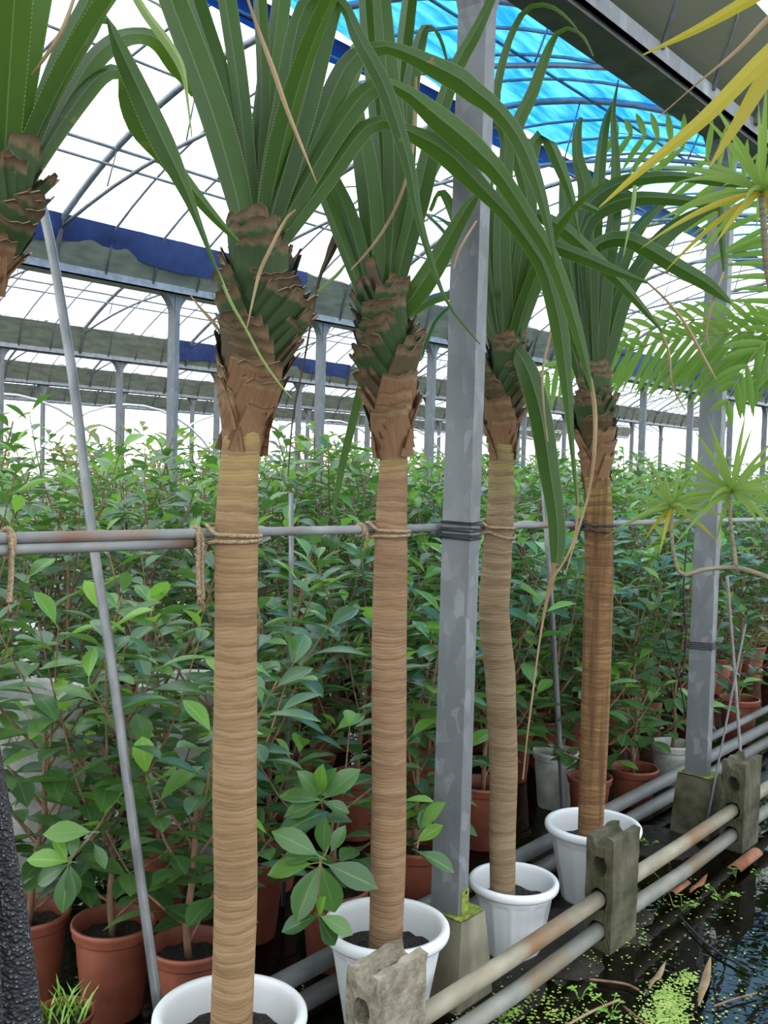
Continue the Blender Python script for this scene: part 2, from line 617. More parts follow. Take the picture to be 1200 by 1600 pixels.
def film(name, y0, y1, x0, x1, mat, ya=None, yb=None, dz=0.022):
    xs = np.arange(x0, x1+0.01, HOOP)
    pr = arch_pts(y0, y1, 16, dz, ya=ya, yb=yb)
    v, f = [], []
    sub = []
    for x in xs[:-1]:
        sub += [(x, 0.0), (x+HOOP*.25, .018), (x+HOOP*.5, .026), (x+HOOP*.75, .018)]
    sub.append((xs[-1], 0.0))
    for (x, b) in sub:
        for p in pr:
            v.append((x, p[1], p[2]+b))
    n = len(pr)
    for i in range(len(sub)-1):
        for k in range(n-1):
            f.append((i*n+k, i*n+k+1, (i+1)*n+k+1, (i+1)*n+k))
    return add(name, mk_mesh(name, v, f, mat), ceiling)


def span(k, x0, x1, thin_n=5):
    y0 = ROW0_Y+BAY*k+0.20
    y1 = ROW0_Y+BAY*(k+1)-0.20
    # hoops: feet run down the gutter sheet
    foot0, foot1 = (0, y0-0.10, GZ+0.05), (0, y1+0.10, GZ+0.05)
    thin = mk_mesh('hoop', *tube([foot0]+arch_pts(y0, y1)+[foot1], 0.0105, thin_n), 'steel')
    main = mk_mesh('hoop_main', *tube([foot0]+arch_pts(y0, y1)+[foot1], 0.024, 8), 'steel')
    tie = mk_mesh('tie_bow', *tube(arch_pts(y0, y1, 16, -0.06, 0.42), 0.014, 6), 'steel')
    i0 = math.ceil((x0-POST0_X)/HOOP)
    i1 = math.floor((x1-POST0_X)/HOOP)
    for i in range(i0, i1+1):
        x = POST0_X+i*HOOP
        big = i % 4 == 0
        add('main_hoop' if big else 'hoop', main if big else thin, ceiling, (x, 0, 0))
        if big:
            add('tie_bow', tie, ceiling, (x, 0, 0))
            # struts between hoop and tie bow
            mb = MB()
            for y in np.linspace(y0+.7, y1-.7, 5):
                mb.tube([(0, y, arch(y, y0, y1)), (0, y+.12, arch(y, y0, y1, .42)-.06)], 0.006, 5)
            add('strut', mb.mesh('strut', 'steel'), ceiling, (x, 0, 0))
    # purlins along the bay
    for fy, r, dz in ((0.12, .010, -.01), (0.30, .010, -.01), (0.5, .013, -.01), (0.5, .013, -.10), (0.70, .010, -.01), (0.86, .013, -.012), (0.875, .011, -.075)):
        y = y0+(y1-y0)*fy
        z = arch(y, y0, y1)+dz
        add('purlin', mk_mesh('purlin', *tube([(x0, y, z), (x1, y, z)], r, 6), 'steel'), ceiling)
    return y0, y1


def gutter(k, x0, x1, navy=(), near=False):
    yc = ROW0_Y+BAY*k
    g = bpy.data.objects.new('gutter', None)
    COL.objects.link(g)
    g.parent = ceiling
    mb = MB()
    mb.box((x0, yc-.10, GZ), (x1, yc+.08, GZ+.012))
    mb.box((x0, yc-.10, GZ+.0), (x1, yc-.088, GZ+.07))
    mb.box((x0, yc+.068, GZ+.0), (x1, yc+.08, GZ+.07))
    add('gutter_beam', mb.mesh('gutter_beam', 'steel' if not near else 'post', False), g)
    if near:
        mb = MB()
        mb.box((x0, yc-.082, GZ-.012), (x1, yc+.066, GZ-.001))
        add('gutter_belly', mb.mesh('gutter_belly', 'steel_dark', False), g)
    for s in (-1, 1):
        ya, yb = yc+s*.09, yc+s*.205
        n = max(2, int((x1-x0)/0.11))
        v = []
        for i in range(n+1):
            x = x0+(x1-x0)*i/n
            bulge = 0.010*math.sin(i*1.7)+0.012*math.sin(i*.61+s)
            v += [(x, ya, GZ+.05), (x, (ya+yb)/2+s*bulge, GZ+.21), (x, yb, SHEET_Z+.02)]
        f = [q for i in range(n) for q in ((i*3, i*3+3, i*3+4, i*3+1), (i*3+1, i*3+4, i*3+5, i*3+2))]
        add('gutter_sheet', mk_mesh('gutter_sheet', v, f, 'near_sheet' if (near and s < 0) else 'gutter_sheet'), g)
    for (xa, xb) in navy:
        n = int((xb-xa)/0.12)
        v = []
        for i in range(n+1):
            x = xa+(xb-xa)*i/n
            droop = 0.07*math.sin(x*1.7)+0.045*math.sin(x*4.3+1)
            zt, zb = SHEET_Z+.035, SHEET_Z-.20+droop*.6
            yb2 = yc-.205-.02
            v += [(x, yb2-.004, zt), (x, yb2+.02, (zt+zb)/2), (x, yc-.205+.05, zb)]
        f = [q for i in range(n) for q in ((i*3, i*3+3, i*3+4, i*3+1), (i*3+1, i*3+4, i*3+5, i*3+2))]
        add('navy_curtain', mk_mesh('navy_curtain', v, f, 'navy'), g)
    return g


X0 = POST0_X-HOOP*8
y0, y1 = span(0, X0, 22)
film('roof_film', y0, y1, X0, X0+HOOP*60, 'film', ya=y0+(y1-y0)*.49)
film('roof_film', y0, y1, X0, X0+HOOP*9, 'film', yb=y0+(y1-y0)*.49)
film('roof_film', y0, y1, X0+HOOP*9, X0+HOOP*19, 'blue_film', yb=y0+(y1-y0)*.49)
film('roof_film', y0, y1, X0+HOOP*19, X0+HOOP*60, 'pale_blue_film', yb=y0+(y1-y0)*.49)
# rolled navy curtain hanging along the ridge of the first span
yr = y0+(y1-y0)*.49
v = []
for i in range(121):
    x = X0+i*.14
    v += [(x, yr-.02, arch(yr, y0, y1)-.02), (x, yr+.05+.02*math.sin(i*.9), arch(yr, y0, y1)-.10), (x, yr+.02, arch(yr, y0, y1)-.15-.03*math.sin(i*.37))]
f = [q for i in range(120) for q in ((i*3, i*3+3, i*3+4, i*3+1), (i*3+1, i*3+4, i*3+5, i*3+2))]
add('ridge_curtain', mk_mesh('ridge_curtain', v, f, 'navy'), ceiling)
for k, xa, xb in ((1, POST0_X-HOOP*2, 30), (2, POST0_X, 34), (3, POST0_X+HOOP*4, 40)):
    y0, y1 = span(k, xa, xb, 4)
    film('roof_film', y0, y1, xa, xb, 'film')
y0, y1 = span(-1, X0, 9)
film('roof_film', y0, y1, X0, 9.5, 'film')
gutter(0, X0, 22, near=True)
gutter(1, X0, 28, navy=((2.2, 6.9), (12.0, 22.0)))
gutter(2, POST0_X-HOOP*2, 32, navy=((9.6, 13.5),))
gutter(3, POST0_X, 36)
gutter(4, POST0_X, 40)


# white tunnel hoops standing in the far bays
for k in range(7):
    xa = 6.0+k*2.6
    ya = 14.95+(k % 3)*.15
    pts = [(4.8*(1-math.cos(math.pi*i/19))/2, 0.1*i/19, 2.65*math.sin(math.pi*i/19)**.8-.03) for i in range(20)]
    o = add('tunnel_hoop', mk_mesh('tunnel_hoop', *tube(pts, .024, 6), 'white_pot'), None, (xa, ya, 0))
    tag(o, 'white bowed pipe arching over distant shrubs', 'pipe', 'tunnel hoops over the distant shrubs')

# ------------------------------------------------------------------ steel posts
def flare_mesh(wy, wx, name):
    # curved gusset at the head of a post, spreading along the gutter (x)
    v, f = [], []
    zs = np.linspace(0, 1, 9)
    for t in zs:
        hx = wx/2 + 0.10*(t**3)
        hy = wy/2
        z = GZ-0.24+0.24*t
        v += [(-hx, -hy, z), (hx, -hy, z), (hx, hy, z), (-hx, hy, z)]
    for i in range(8):
        for k in range(4):
            f.append((i*4+k, i*4+(k+1) % 4, i*4+4+(k+1) % 4, i*4+4+k))
    f.append((3, 2, 1, 0))
    f.append((32, 33, 34, 35))
    return mk_mesh(name, v, f, 'post', smooth=False)


FLARE = flare_mesh(0.085, 0.05, 'post_head')
tm = MB()
tm.box((-.025, -.05, 0.24), (.025, .05, GZ))
TUBE = tm.mesh('post_tube', 'post', False)


def pier_mesh(name, mat, h=0.26):
    v = []
    for (z, xl, xr, a) in ((-0.06, .075, .125, .09), (h*.5, .058, .10, .083), (h, .042, .08, .076)):
        v += [(-xl, -a, z), (xr, -a, z), (xr, a, z), (-xl, a, z)]
    f = [(i*4+k, i*4+(k+1) % 4, i*4+4+(k+1) % 4, i*4+4+k) for i in range(2) for k in range(4)]
    f += [(3, 2, 1, 0), (8, 9, 10, 11)]
    return mk_mesh(name, v, f, mat, smooth=False)


def moss_mesh(name, h=.26, a=.083, hole=.0):
    v, f = [], []
    n = 9
    r = random.Random(3)
    for j in range(n):
        for i in range(n):
            x, y = -.041+.120*i/(n-1), -.075+.15*j/(n-1)
            v.append((x, y, h+.002+r.random()*.006))
    f = [(j*n+i, j*n+i+1, (j+1)*n+i+1, (j+1)*n+i) for j in range(n-1) for i in range(n-1)]
    return mk_mesh(name, v, f, 'moss')


PIER, PIER_D, MOSS = pier_mesh('footing', 'pier'), pier_mesh('footing_dark', 'concrete_moss'), moss_mesh('moss')


def post(x, y, label, group=None, footing=True, dark=False):
    t = thing('steel_post', label, 'post', (x, y, 0), group)
    add('post_tube', TUBE, t)
    add('post_head', FLARE, t)
    if footing:
        add('footing', PIER_D if dark else PIER, t)
        add('moss', MOSS, t)
    return t


p1 = post(POST0_X, POST_Y, 'broad spangled galvanised steel post on concrete footing between white pots')
# bolt hole and mossy strip at the foot of the near post
mb = MB()
mb.box((-.010, -.0525, .255), (.0265, -.0502, .34))
add('moss_strip', mb.mesh('moss_strip', 'moss', False), p1)
mb = MB()
mb.tube([(0.012, -.0535, .33), (0.012, -.051, .33)], .006, 10)
mb.tube([(0.012, -.0510, 2.38), (0.012, -.0502, 2.38)], .006, 10)
add('bolt_hole', mb.mesh('bolt_hole', 'black'), p1)
P2X = on_y(1107, 800, POST_Y).x
p2 = post(P2X, POST_Y, 'galvanised steel post on dark mossy footing beside the dragon tree', dark=True)
post(P2X+1.86, POST_Y, 'galvanised post standing past the mossy footing post', dark=True)
XA = on_y(270, 600, ROW0_Y+BAY).x
for i in range(-1, 9):
    post(XA+1.86*i, ROW0_Y+BAY, 'flared galvanised post under the gutter with navy curtain', 'posts of the second gutter row', False)
XB = on_y(186, 640, ROW0_Y+2*BAY).x
for i in range(-1, 11):
    post(XB+1.86*i, ROW0_Y+2*BAY, 'slim flared post under the far grey-green gutter', 'posts of the third gutter row', False)
for i in range(-1, 12):
    post(XB+2.0+1.86*i, ROW0_Y+3*BAY, 'distant post under the farthest gutters', 'posts of the farthest gutter rows', False)

# ------------------------------------------------------------------ tie rail, ropes and leaning pipes
POT_Y = 1.72
RAIL_Y = 1.785


def pipe_thing(name, pts, r, mat, label, cat='pipe', group=None, n=12):
    loc = Vector(pts[0])
    o = add(name, mk_mesh(name, *tube(local(pts, loc), r, n), mat), None, loc)
    return tag(o, label, cat, group)


ra, rb = on_y(-160, 845, RAIL_Y), on_y(1190, 812, RAIL_Y)
rdir = (rb-ra).normalized()
pipe_thing('tie_rail', [ra-rdir*.3, rb+rdir*1.2], .0115, 'rail_pipe', 'long thin grey steel rail the trunks are tied to', 'rail')
la = ra+Vector((0, 0, -.0225))
lb = ra+rdir*((on_y(303, 846, RAIL_Y).x-ra.x)/rdir.x)+Vector((0, 0, -.0225))
pipe_thing('lapped_pipe', [la, lb], .0115, 'rail_pipe', 'shorter pipe lapped under the tie rail, ending at first rope', 'pipe')


def rail_z(x):
    return ra.z+(rb.z-ra.z)*(x-ra.x)/(rb.x-ra.x)


# leaning pipe with bent head at left
pts = spline([tuple(P(x, y, d)) for x, y, d in ((38, 235, 2.70), (55, 285, 2.66), (75, 360, 2.63), (95, 470, 2.60), (118, 620, 2.57), (146, 850, 2.52), (172, 1020, 2.50), (203, 1250, 2.47), (243, 1545, 2.44))], 40)
pts = [Vector(p) for p in pts]
foot = pts[-1] + (pts[-1]-pts[-3]).normalized()*0.06
pipe_thing('leaning_pipe', pts+[foot], .0125, 'pipe_steel', 'bright steel pipe with bent top leaning behind the tie rail')
pts = [on_y(846, 705, 2.16), on_y(862, 950, 2.16), on_y(880, 1258, 2.16)]
pts.append(pts[-1]+(pts[-1]-pts[-2]).normalized()*(pts[-1].z/abs((pts[-1]-pts[-2]).normalized().z)))
pipe_thing('leaning_pipe', pts, .012, 'pipe_steel', 'grey pipe standing behind the stained trunk with large white pot')
pts = [P(455, 770, 3.53), P(455, 900, 3.53)]
pts.append(Vector((pts[1].x, pts[1].y, 0.0)))
pipe_thing('support_stake', pts, .009, 'pipe_steel', 'pale stake standing in the fig leaves between first two trunks', 'stake')
pts = [P(1165, 975, 4.2), P(1120, 1205, 4.15)]
pipe_thing('thin_rod', pts+[pts[1]+(pts[1]-pts[0])*.35], .0045, 'steel_dark', 'thin pale rod slanting beside mossy footing post', 'rod')
pts = [P(1136, 900, 4.5), P(1147, 1040, 4.45), P(1158, 1190, 4.4)]
pts.append(Vector((pts[2].x+.01, pts[2].y, 0)))
pipe_thing('thin_rod', pts, .007, 'rail_pipe', 'grey upright rod behind the mossy footing post', 'rod')


def rope_strands(mb, pts, R=.0042, pitch=.022):
    """three twisted strands along a path"""
    q = spline([tuple(p) for p in pts], max(12, int(sum((Vector(a)-Vector(b)).length for a, b in zip(pts, pts[1:]))/.0035)))
    q = [Vector(p) for p in q]
    L = 0.0
    frames = []
    t0 = (q[1]-q[0]).normalized()
    u = t0.cross(Vector((.3, .2, .93))).normalized()
    for i, p in enumerate(q):
        t = (q[min(i+1, len(q)-1)]-q[max(i-1, 0)]).normalized()
        u = (u-t*u.dot(t)).normalized()
        if i:
            L += (p-q[i-1]).length
        frames.append((p, u.copy(), t.cross(u), L))
    for s in range(3):
        mb.tube([p+(a*math.cos(l/pitch*2*math.pi+s*2.094)+b*math.sin(l/pitch*2*math.pi+s*2.094))*R*.62 for p, a, b, l in frames], R*.62, 5)


def rope_tie(cx, cy, z, r, label, mat='rope', tails=0, tail_x=-1, tail_len=.16, loops=2, sag=0.0, low=0.0, knot_x=None):
    t = thing('rope_tie', label, 'rope', (cx, cy, z))
    ry = RAIL_Y-cy                           # the rail, seen from the trunk's axis
    mb = MB()
    for k in range(loops):
        pts = []
        for i in range(33):
            a = 2*math.pi*i/32
            rr = r+.0050
            x, y = rr*math.cos(a), rr*math.sin(a)
            lift = 0.0
            if y > 0:
                y *= (ry+.0185)/rr           # round the back of the rail
                f_ = min(1.0, y/(ry-.012))
                lift = (.0180 if k == 0 else -.0065-low)*f_*f_*(3-2*f_)
            pts.append((x, y, -k*.0115+.002*math.cos(a)*(1 if k else -1) - sag*max(0, -math.sin(a))*k + lift))
        rope_strands(mb, pts)
    add('loop', mb.mesh('loop', mat), t)
    if tails:
        kx = tail_x*(r+.013) if knot_x is None else knot_x-cx
        mb = MB()
        coil = [(kx+tail_x*.0085*(i/14.0), ry+(.0168+low*.18)*math.cos(i*.9), -low*.5+(.0168+low*.5)*math.sin(i*.9)) for i in range(15)]   # turns round the rail
        rope_strands(mb, coil, .0042)
        add('knot', mb.mesh('knot', mat), t)
        for k in range(tails):
            mb = MB()
            dx = tail_x*k*.0115
            end = (kx-tail_x*.004+dx, ry-.021, -tail_len+.01*k)
            rope_strands(mb, [(kx+dx, ry-.0165, .004), (kx+dx, ry-.021, -min(.02, tail_len*.4)), (kx+dx, ry-.021, -tail_len*.6), end], .0050)
            rr = random.Random(k)
            for _ in range(10):
                mb.tube([end, (end[0]+rr.uniform(-.006, .006), end[1]+rr.uniform(-.008, .004), end[2]-rr.uniform(.012, .028))], .0012, 4)
            add('tail', mb.mesh('tail', mat), t)
    return t


# ------------------------------------------------------------------ pots
def grooved(a, z, h, n=12):
    u = (a/(2*math.pi)*n) % 1.0
    s = abs(u-.5)*2                      # 0 in the middle of a panel, 1 on the rib
    top = h*.74 + h*.09*math.sqrt(max(0, 1-s*s))
    inside = 1.0 if (z < top and s < .86) else 0.0
    return 1.0-0.032*inside*math.sqrt(max(0, 1-(s/.86)**2))**.5


def pot_meshes(D, h, style):
    R = D/2
    if style == 'white':
        rb = R*.60
        outer = [(rb*.9, 0), (rb, .004)]
        N = 36
        for i in range(1, N+1):
            t = i/N
            outer.append((rb+(R*.885-rb)*t, .004+(h*.905-.004)*t))
        prof = outer
        v, f = lathe(prof, 112, lambda a, z: grooved(a, z, h))
        body = mk_mesh('pot_body', v, f, 'white_pot')
        rim = [(R*.88, h*.90), (R*.965, h*.895), (R*.99, h*.915), (R, h*.94), (R*.995, h*.975), (R*.97, h*.995), (R*.93, h), (R*.885, h*.997), (R*.862, h*.975), (R*.848, h*.92), (R*.775, h*.70), (R*.70, h*.5)]
        v, f = lathe(rim, 64)
        rm = mk_mesh('rim', v, f, 'white_pot')
        soil_r, soil_z = R*.785, h*.72
    else:
        mat = 'terracotta' if style == 'terracotta' else 'old_white_pot'
        rb = R*.70
        v, f = lathe([(rb*.6, 0), (rb*.97, 0), (rb, .008), (R*.80, h*.45), (R*.885, h*.86), (R*.885, h*.875)], 40)
        body = mk_mesh('pot_body', v, f, mat)
        v, f = lathe([(R*.88, h*.862), (R*.95, h*.862), (R*.965, h*.88), (R*.975, h*.94), (R, h*.955), (R, h*.985), (R*.985, h), (R*.93, h), (R*.91, h*.98), (R*.885, h*.85), (R*.83, h*.55)], 40)
        rm = mk_mesh('rim', v, f, mat)
        soil_r, soil_z = R*.87, h*.80
    r = random.Random(int(D*1000))
    v, f = [(0, 0, soil_z+.008)], []
    nr, na = 9, 36
    for i in range(1, nr+1):
        for k in range(na):
            a = 2*math.pi*k/na
            rr = soil_r*i/nr
            v.append((rr*math.cos(a), rr*math.sin(a), soil_z+r.uniform(-.005, .008)+.006*(1-i/nr)))
    for k in range(na):
        f.append((0, 1+k, 1+(k+1) % na))
    for i in range(nr-1):
        for k in range(na):
            k2 = (k+1) % na
            f.append((1+i*na+k, 1+(i+1)*na+k, 1+(i+1)*na+k2, 1+i*na+k2))
    soil = mk_mesh('soil', v, f, 'soil')
    return body, rm, soil, soil_z


def put_pot(t, ms, z=0.0, rz=0.0):
    b = add('pot', ms[0], t, (0, 0, z))
    add('rim', ms[1], b)
    add('soil', ms[2], t, (0, 0, z))
    return b


# ------------------------------------------------------------------ screw pines
TRUNKS = {}


def trunk_mesh(ctrl, mat, green_top=0.25, seed=0):
    """ctrl rows: x, y, z, radius (local)"""
    n = 620
    q = spline(ctrl, n)
    na = 30
    rng = np.random.RandomState(seed)
    s = np.concatenate([[0], np.cumsum(np.linalg.norm(np.diff(q[:, :3], axis=0), axis=1))])
    a = np.arange(na)*2*np.pi/na
    pitch = 0.0088
    S, A = np.meshgrid(s, a, indexing='ij')
    warp = .0024*np.sin(A+S*11+seed)+.0018*np.sin(A*2-S*23+2)+.0011*np.sin(A*5+S*41)+.0009*np.sin(A*3+S*67)
    ph = (S+warp)/pitch
    fr = ph-np.floor(ph)
    tones = rng.rand(int(s[-1]/pitch)+8)
    amp = .45+.75*rng.rand(int(s[-1]/pitch)+8)
    idx = np.clip(np.floor(ph).astype(int)+2, 0, len(tones)-1)
    ridge = np.where(fr < .72, fr/.72, (1-fr)/.28)
    rad = q[:, 3][:, None]*(1+.012*np.sin(A*2+S*4)+.010*np.sin(A*3+S*9+seed)) + .0012*(ridge-.5)*amp[idx]
    X = q[:, 0][:, None]+rad*np.cos(A)
    Y = q[:, 1][:, None]+rad*np.sin(A)
    Z = q[:, 2][:, None]+0*A
    v = np.stack([X, Y, Z], -1).reshape(-1, 3).tolist()
    f = [(i*na+k, i*na+(k+1) % na, (i+1)*na+(k+1) % na, (i+1)*na+k) for i in range(n-1) for k in range(na)]
    ring = (.65*tones[idx]+.35*ridge*tones[idx]).ravel()
    top = np.clip((S-(s[-1]-green_top))/green_top, 0, 1).ravel()
    return mk_mesh('trunk', v, f, mat, attrs={'ring': ring, 'green': top})


def blade_mesh(name, mat, seed, L=.13, W=.115, curl=7.0):
    r = random.Random(seed)
    v, f, uv = [], [], []
    nx, ny = 9, 7
    for j in range(ny):
        t = j/(ny-1)
        wv = W*(1.0-.22*t)
        for i in range(nx):
            u = i/(nx-1)
            x = (u-.5)*wv
            y = L*t
            if j == ny-1:
                y += r.uniform(-.012, .006)+.018*(u-.5)
            z = -curl*x*x + .010*t*t - .25*abs(x)*.3
            v.append((x, y, z))
            uv.append((u, t))
    for j in range(ny-1):
        for i in range(nx-1):
            f.append((j*nx+i, j*nx+i+1, (j+1)*nx+i+1, (j+1)*nx+i))
    # give the blade thickness
    k = len(v)
    v2 = [(x, y, z-.0035) for x, y, z in v]
    v += v2
    uv += uv
    f += [tuple(i+k for i in reversed(q)) for q in f[:]]
    top = [(ny-1)*nx+i for i in range(nx)]
    for a, b in zip(top, top[1:]):
        f.append((b, a, a+k, b+k))
    return mk_mesh(name, v, f, mat, uv)


BLADES = {m: [blade_mesh('leaf_base', m, s, .125+.012*s) for s in range(3)] for m in ('base_green', 'base_mixed', 'base_brown')}


def ribbon(pts, ws, kk=0.2, toward=None, tilt=0.35, loc=(0, 0, 0)):
    """leaf blade: path points, widths; V keel; width lies across the path, tilted in depth"""
    n = len(pts)
    v, f, uv = [], [], []
    loc = Vector(loc)
    L = 0
    prev = None
    for i in range(n):
        p = Vector(pts[i])
        if i:
            L += (p-Vector(pts[i-1])).length
        t = (Vector(pts[min(i+1, n-1)])-Vector(pts[max(i-1, 0)])).normalized()
        view = (p-CAM).normalized() if toward is None else toward
        side = t.cross(view)
        if side.length < 1e-4:
            side = prev or Vector((1, 0, 0))
        side.normalize()
        nrm = side.cross(t).normalized()
        wd = (side*math.cos(tilt)+nrm*math.sin(tilt)).normalized()
        if prev is not None:
            if wd.dot(prev) < 0:
                wd = -wd
            wd = (wd*.5+prev*.5).normalized()
        prev = wd
        nn = wd.cross(t).normalized()
        if nn.dot(view) > 0:
            nn = -nn                    # nn points to the viewer's side
        wv = ws[i]
        for u, kz in ((0, 0), (.25, .5), (.5, 1.0), (.75, .5), (1, 0)):
            v.append(p+wd*((u-.5)*wv)+nn*(kk*wv*kz)-loc)
            uv.append((u, L))
    for i in range(n-1):
        for k in range(4):
            f.append((i*5+k, i*5+k+1, (i+1)*5+k+1, (i+1)*5+k))
    return v, f, uv


def traced_leaf(t, base_d, rows, mat='screw_leaf', d_end=0.0, d_mid=0.0, tilt=.35, kk=.30, name='leaf', wscale=1.0):
    """rows: (px, py, width px); depth runs from base_d by d_mid at half way and d_end at the tip"""
    m = len(rows)
    ctrl = []
    for i, (x, y, wp) in enumerate(rows):
        s = i/(m-1)
        dd = base_d + d_end*s + d_mid*4*s*(1-s)
        p = P(x, y, dd)
        ctrl.append((p.x, p.y, p.z, max(.0016, wp*dd/F_PX*wscale/math.cos(tilt)*.98)))
    n = 34 if name == 'leaf' else 22
    q = spline(ctrl, n)
    v, f, uv = ribbon([r[:3] for r in q], [max(.0012, r[3]) for r in q], kk, None, tilt, t.location)
    return add(name, mk_mesh(name, v, f, mat, uv, rib=True), t)


def arching_leaf(t, base, az, elev, length, width, droop, mat='screw_leaf'):
    """leaf away from view: starts at elev, bends under its weight"""
    p = Vector(base)
    pts, ws = [], []
    n = 30
    e = elev
    for i in range(n):
        s = i/(n-1)
        pts.append(p.copy())
        ws.append(width*(.75+.9*s if s < .28 else 1.0)*max(.03, (1-max(0, s-.25)/.75)**.75))
        e = elev - droop*s**1.6
        d = Vector((math.cos(az)*math.cos(e), math.sin(az)*math.cos(e), math.sin(e)))
        p = p + d*(length/(n-1))
    tang = Vector((-math.sin(az), math.cos(az), 0))
    v, f, uv = [], [], []
    for i in range(n):
        t_ = (pts[min(i+1, n-1)]-pts[max(i-1, 0)]).normalized()
        nn = tang.cross(t_)
        for u, kz in ((0, 0), (.25, .5), (.5, 1.0), (.75, .5), (1, 0)):
            v.append(pts[i]+tang*((u-.5)*ws[i])+nn*(.2*ws[i]*kz)-t.location)
            uv.append((u, i*length/n))
    for i in range(n-1):
        for k in range(4):
            f.append((i*5+k, i*5+k+1, (i+1)*5+k+1, (i+1)*5+k))
    return add('leaf', mk_mesh('leaf', v, f, mat, uv, rib=True), t)


def crown_bases(t, axis_ctrl, n_per, seed, twist, brown=.30, green=.42, th0=.16, scale=1.0):
    """three spiral ranks of cut leaf bases round the axis (axis rows world x,y,z)"""
    r = random.Random(seed)
    q = spline(axis_ctrl, 60)
    for k in range(3):
        for j in range(n_per):
            s = j/(n_per-1)
            i = min(58, int(s*58))
            c = Vector(q[i][:3])
            ax = (Vector(q[i+1][:3])-Vector(q[max(0, i-1)][:3])).normalized()
            az = seed*.7+k*2.094+twist*s+r.uniform(-.08, .08)
            rad = Vector((math.cos(az), math.sin(az), 0))
            rad = (rad-ax*rad.dot(ax)).normalized()
            th = th0+.26*math.sin(math.pi*min(1, s*1.05))+r.uniform(-.06, .08)
            ydir = (ax*math.cos(th)+rad*math.sin(th)).normalized()
            zdir = (rad*math.cos(th)-ax*math.sin(th)).normalized()
            xdir = ydir.cross(zdir).normalized()
            mat = 'base_brown' if s < brown else ('base_green' if s > green and r.random() > .12 else 'base_mixed')
            sc = scale*(1.0+.15*math.sin(math.pi*s))*r.uniform(.92, 1.08)
            base = c+rad*(.040*scale)-ax*.03
            o = add('leaf_base', r.choice(BLADES[mat]), t)
            o.matrix_basis = Matrix.Translation(base-t.location) @ Matrix((xdir, ydir, zdir)).transposed().to_4x4() @ Matrix.Diagonal((sc*1.05, sc*r.uniform(.8, 1.1), sc, 1))


def px_axis(rows, d):
    return [tuple(P(x, y, d)) for x, y in rows]


def screw_pine(label, rimpx, rim_z, D, h, trunk_rows, mat, crown_rows, seed, twist, nper=13, crown_scale=1.0, grn=.25):
    c = on_y(rimpx[0], rimpx[1], POT_Y)
    # take x from the rim's picture position, y from the row
    rim_z = c.z
    loc = Vector((c.x, POT_Y, rim_z-h))
    t = thing('potted_screw_pine', label, 'potted plant', loc)
    ms = pot_meshes(D, h, 'white')
    put_pot(t, ms)
    ctrl = []
    for (x, y, wp) in trunk_rows:
        zz = on_y(x, y, POT_Y).z
        tr = wp*.5*depth(on_y(x, y, POT_Y))/F_PX
        yy = POT_Y+(RAIL_Y-.0115-.0025-tr*1.02-POT_Y)*min(1.0, max(0.0, (zz-.3)/1.07))
        p = on_y(x, y, yy)
        ctrl.append((p.x-loc.x, p.y-loc.y, p.z-loc.z, tr))
        d = depth(p)
    ctrl.insert(0, (ctrl[0][0], ctrl[0][1], ms[3]-.03, ctrl[0][3]*1.02))
    add('trunk', trunk_mesh(ctrl, mat, grn, seed), t)
    crown_bases(t, px_axis(crown_rows, d), nper, seed, twist, scale=crown_scale)
    # heart under the leaves
    ax = [Vector(p)-loc for p in px_axis(crown_rows, d)]
    add('crown_heart', mk_mesh('crown_heart', *tube([Vector(p) for p in spline([tuple(a) for a in ax], 12)], [.046*crown_scale]*6+[.042*crown_scale]*6, 14), 'base_mixed'), t)
    TRUNKS[t.name] = [(a+loc.x, b+loc.y, c+loc.z, r_) for a, b, c, r_ in ctrl]
    return t, d, ms


# --- the screw pine at the left edge
x0pos = 0.84
t0 = thing('potted_screw_pine', 'screw pine at left end of row, trunk hidden beside black net', 'potted plant', (x0pos, POT_Y, 0))
d0 = depth((x0pos, POT_Y, 1.6))
ms = pot_meshes(.36, .30, 'white')
put_pot(t0, ms)
cr = [(-46, 470), (-28, 400), (-8, 330), (6, 285)]
ctrl = [(0, 0, ms[3]-.03, .05), (0, 0, .6, .05), (.0, 0, 1.0, .05), (.0, .0, 1.37, .049), (.0, .0, 1.5, .049)]
pb = P(-48, 480, d0)-t0.location
ctrl += [(pb.x, pb.y, pb.z, .048)]
add('trunk', trunk_mesh(ctrl, 'bark_tan', .25, 11), t0)
TRUNKS[t0.name] = [(a+x0pos, b+POT_Y, c, r_) for a, b, c, r_ in ctrl]
crown_bases(t0, px_axis(cr, d0), 15, 5, 3.0, scale=.8)
add('crown_heart', mk_mesh('crown_heart', *tube([Vector(p)-t0.location for p in px_axis(cr, d0)], .042, 14), 'base_mixed'), t0)
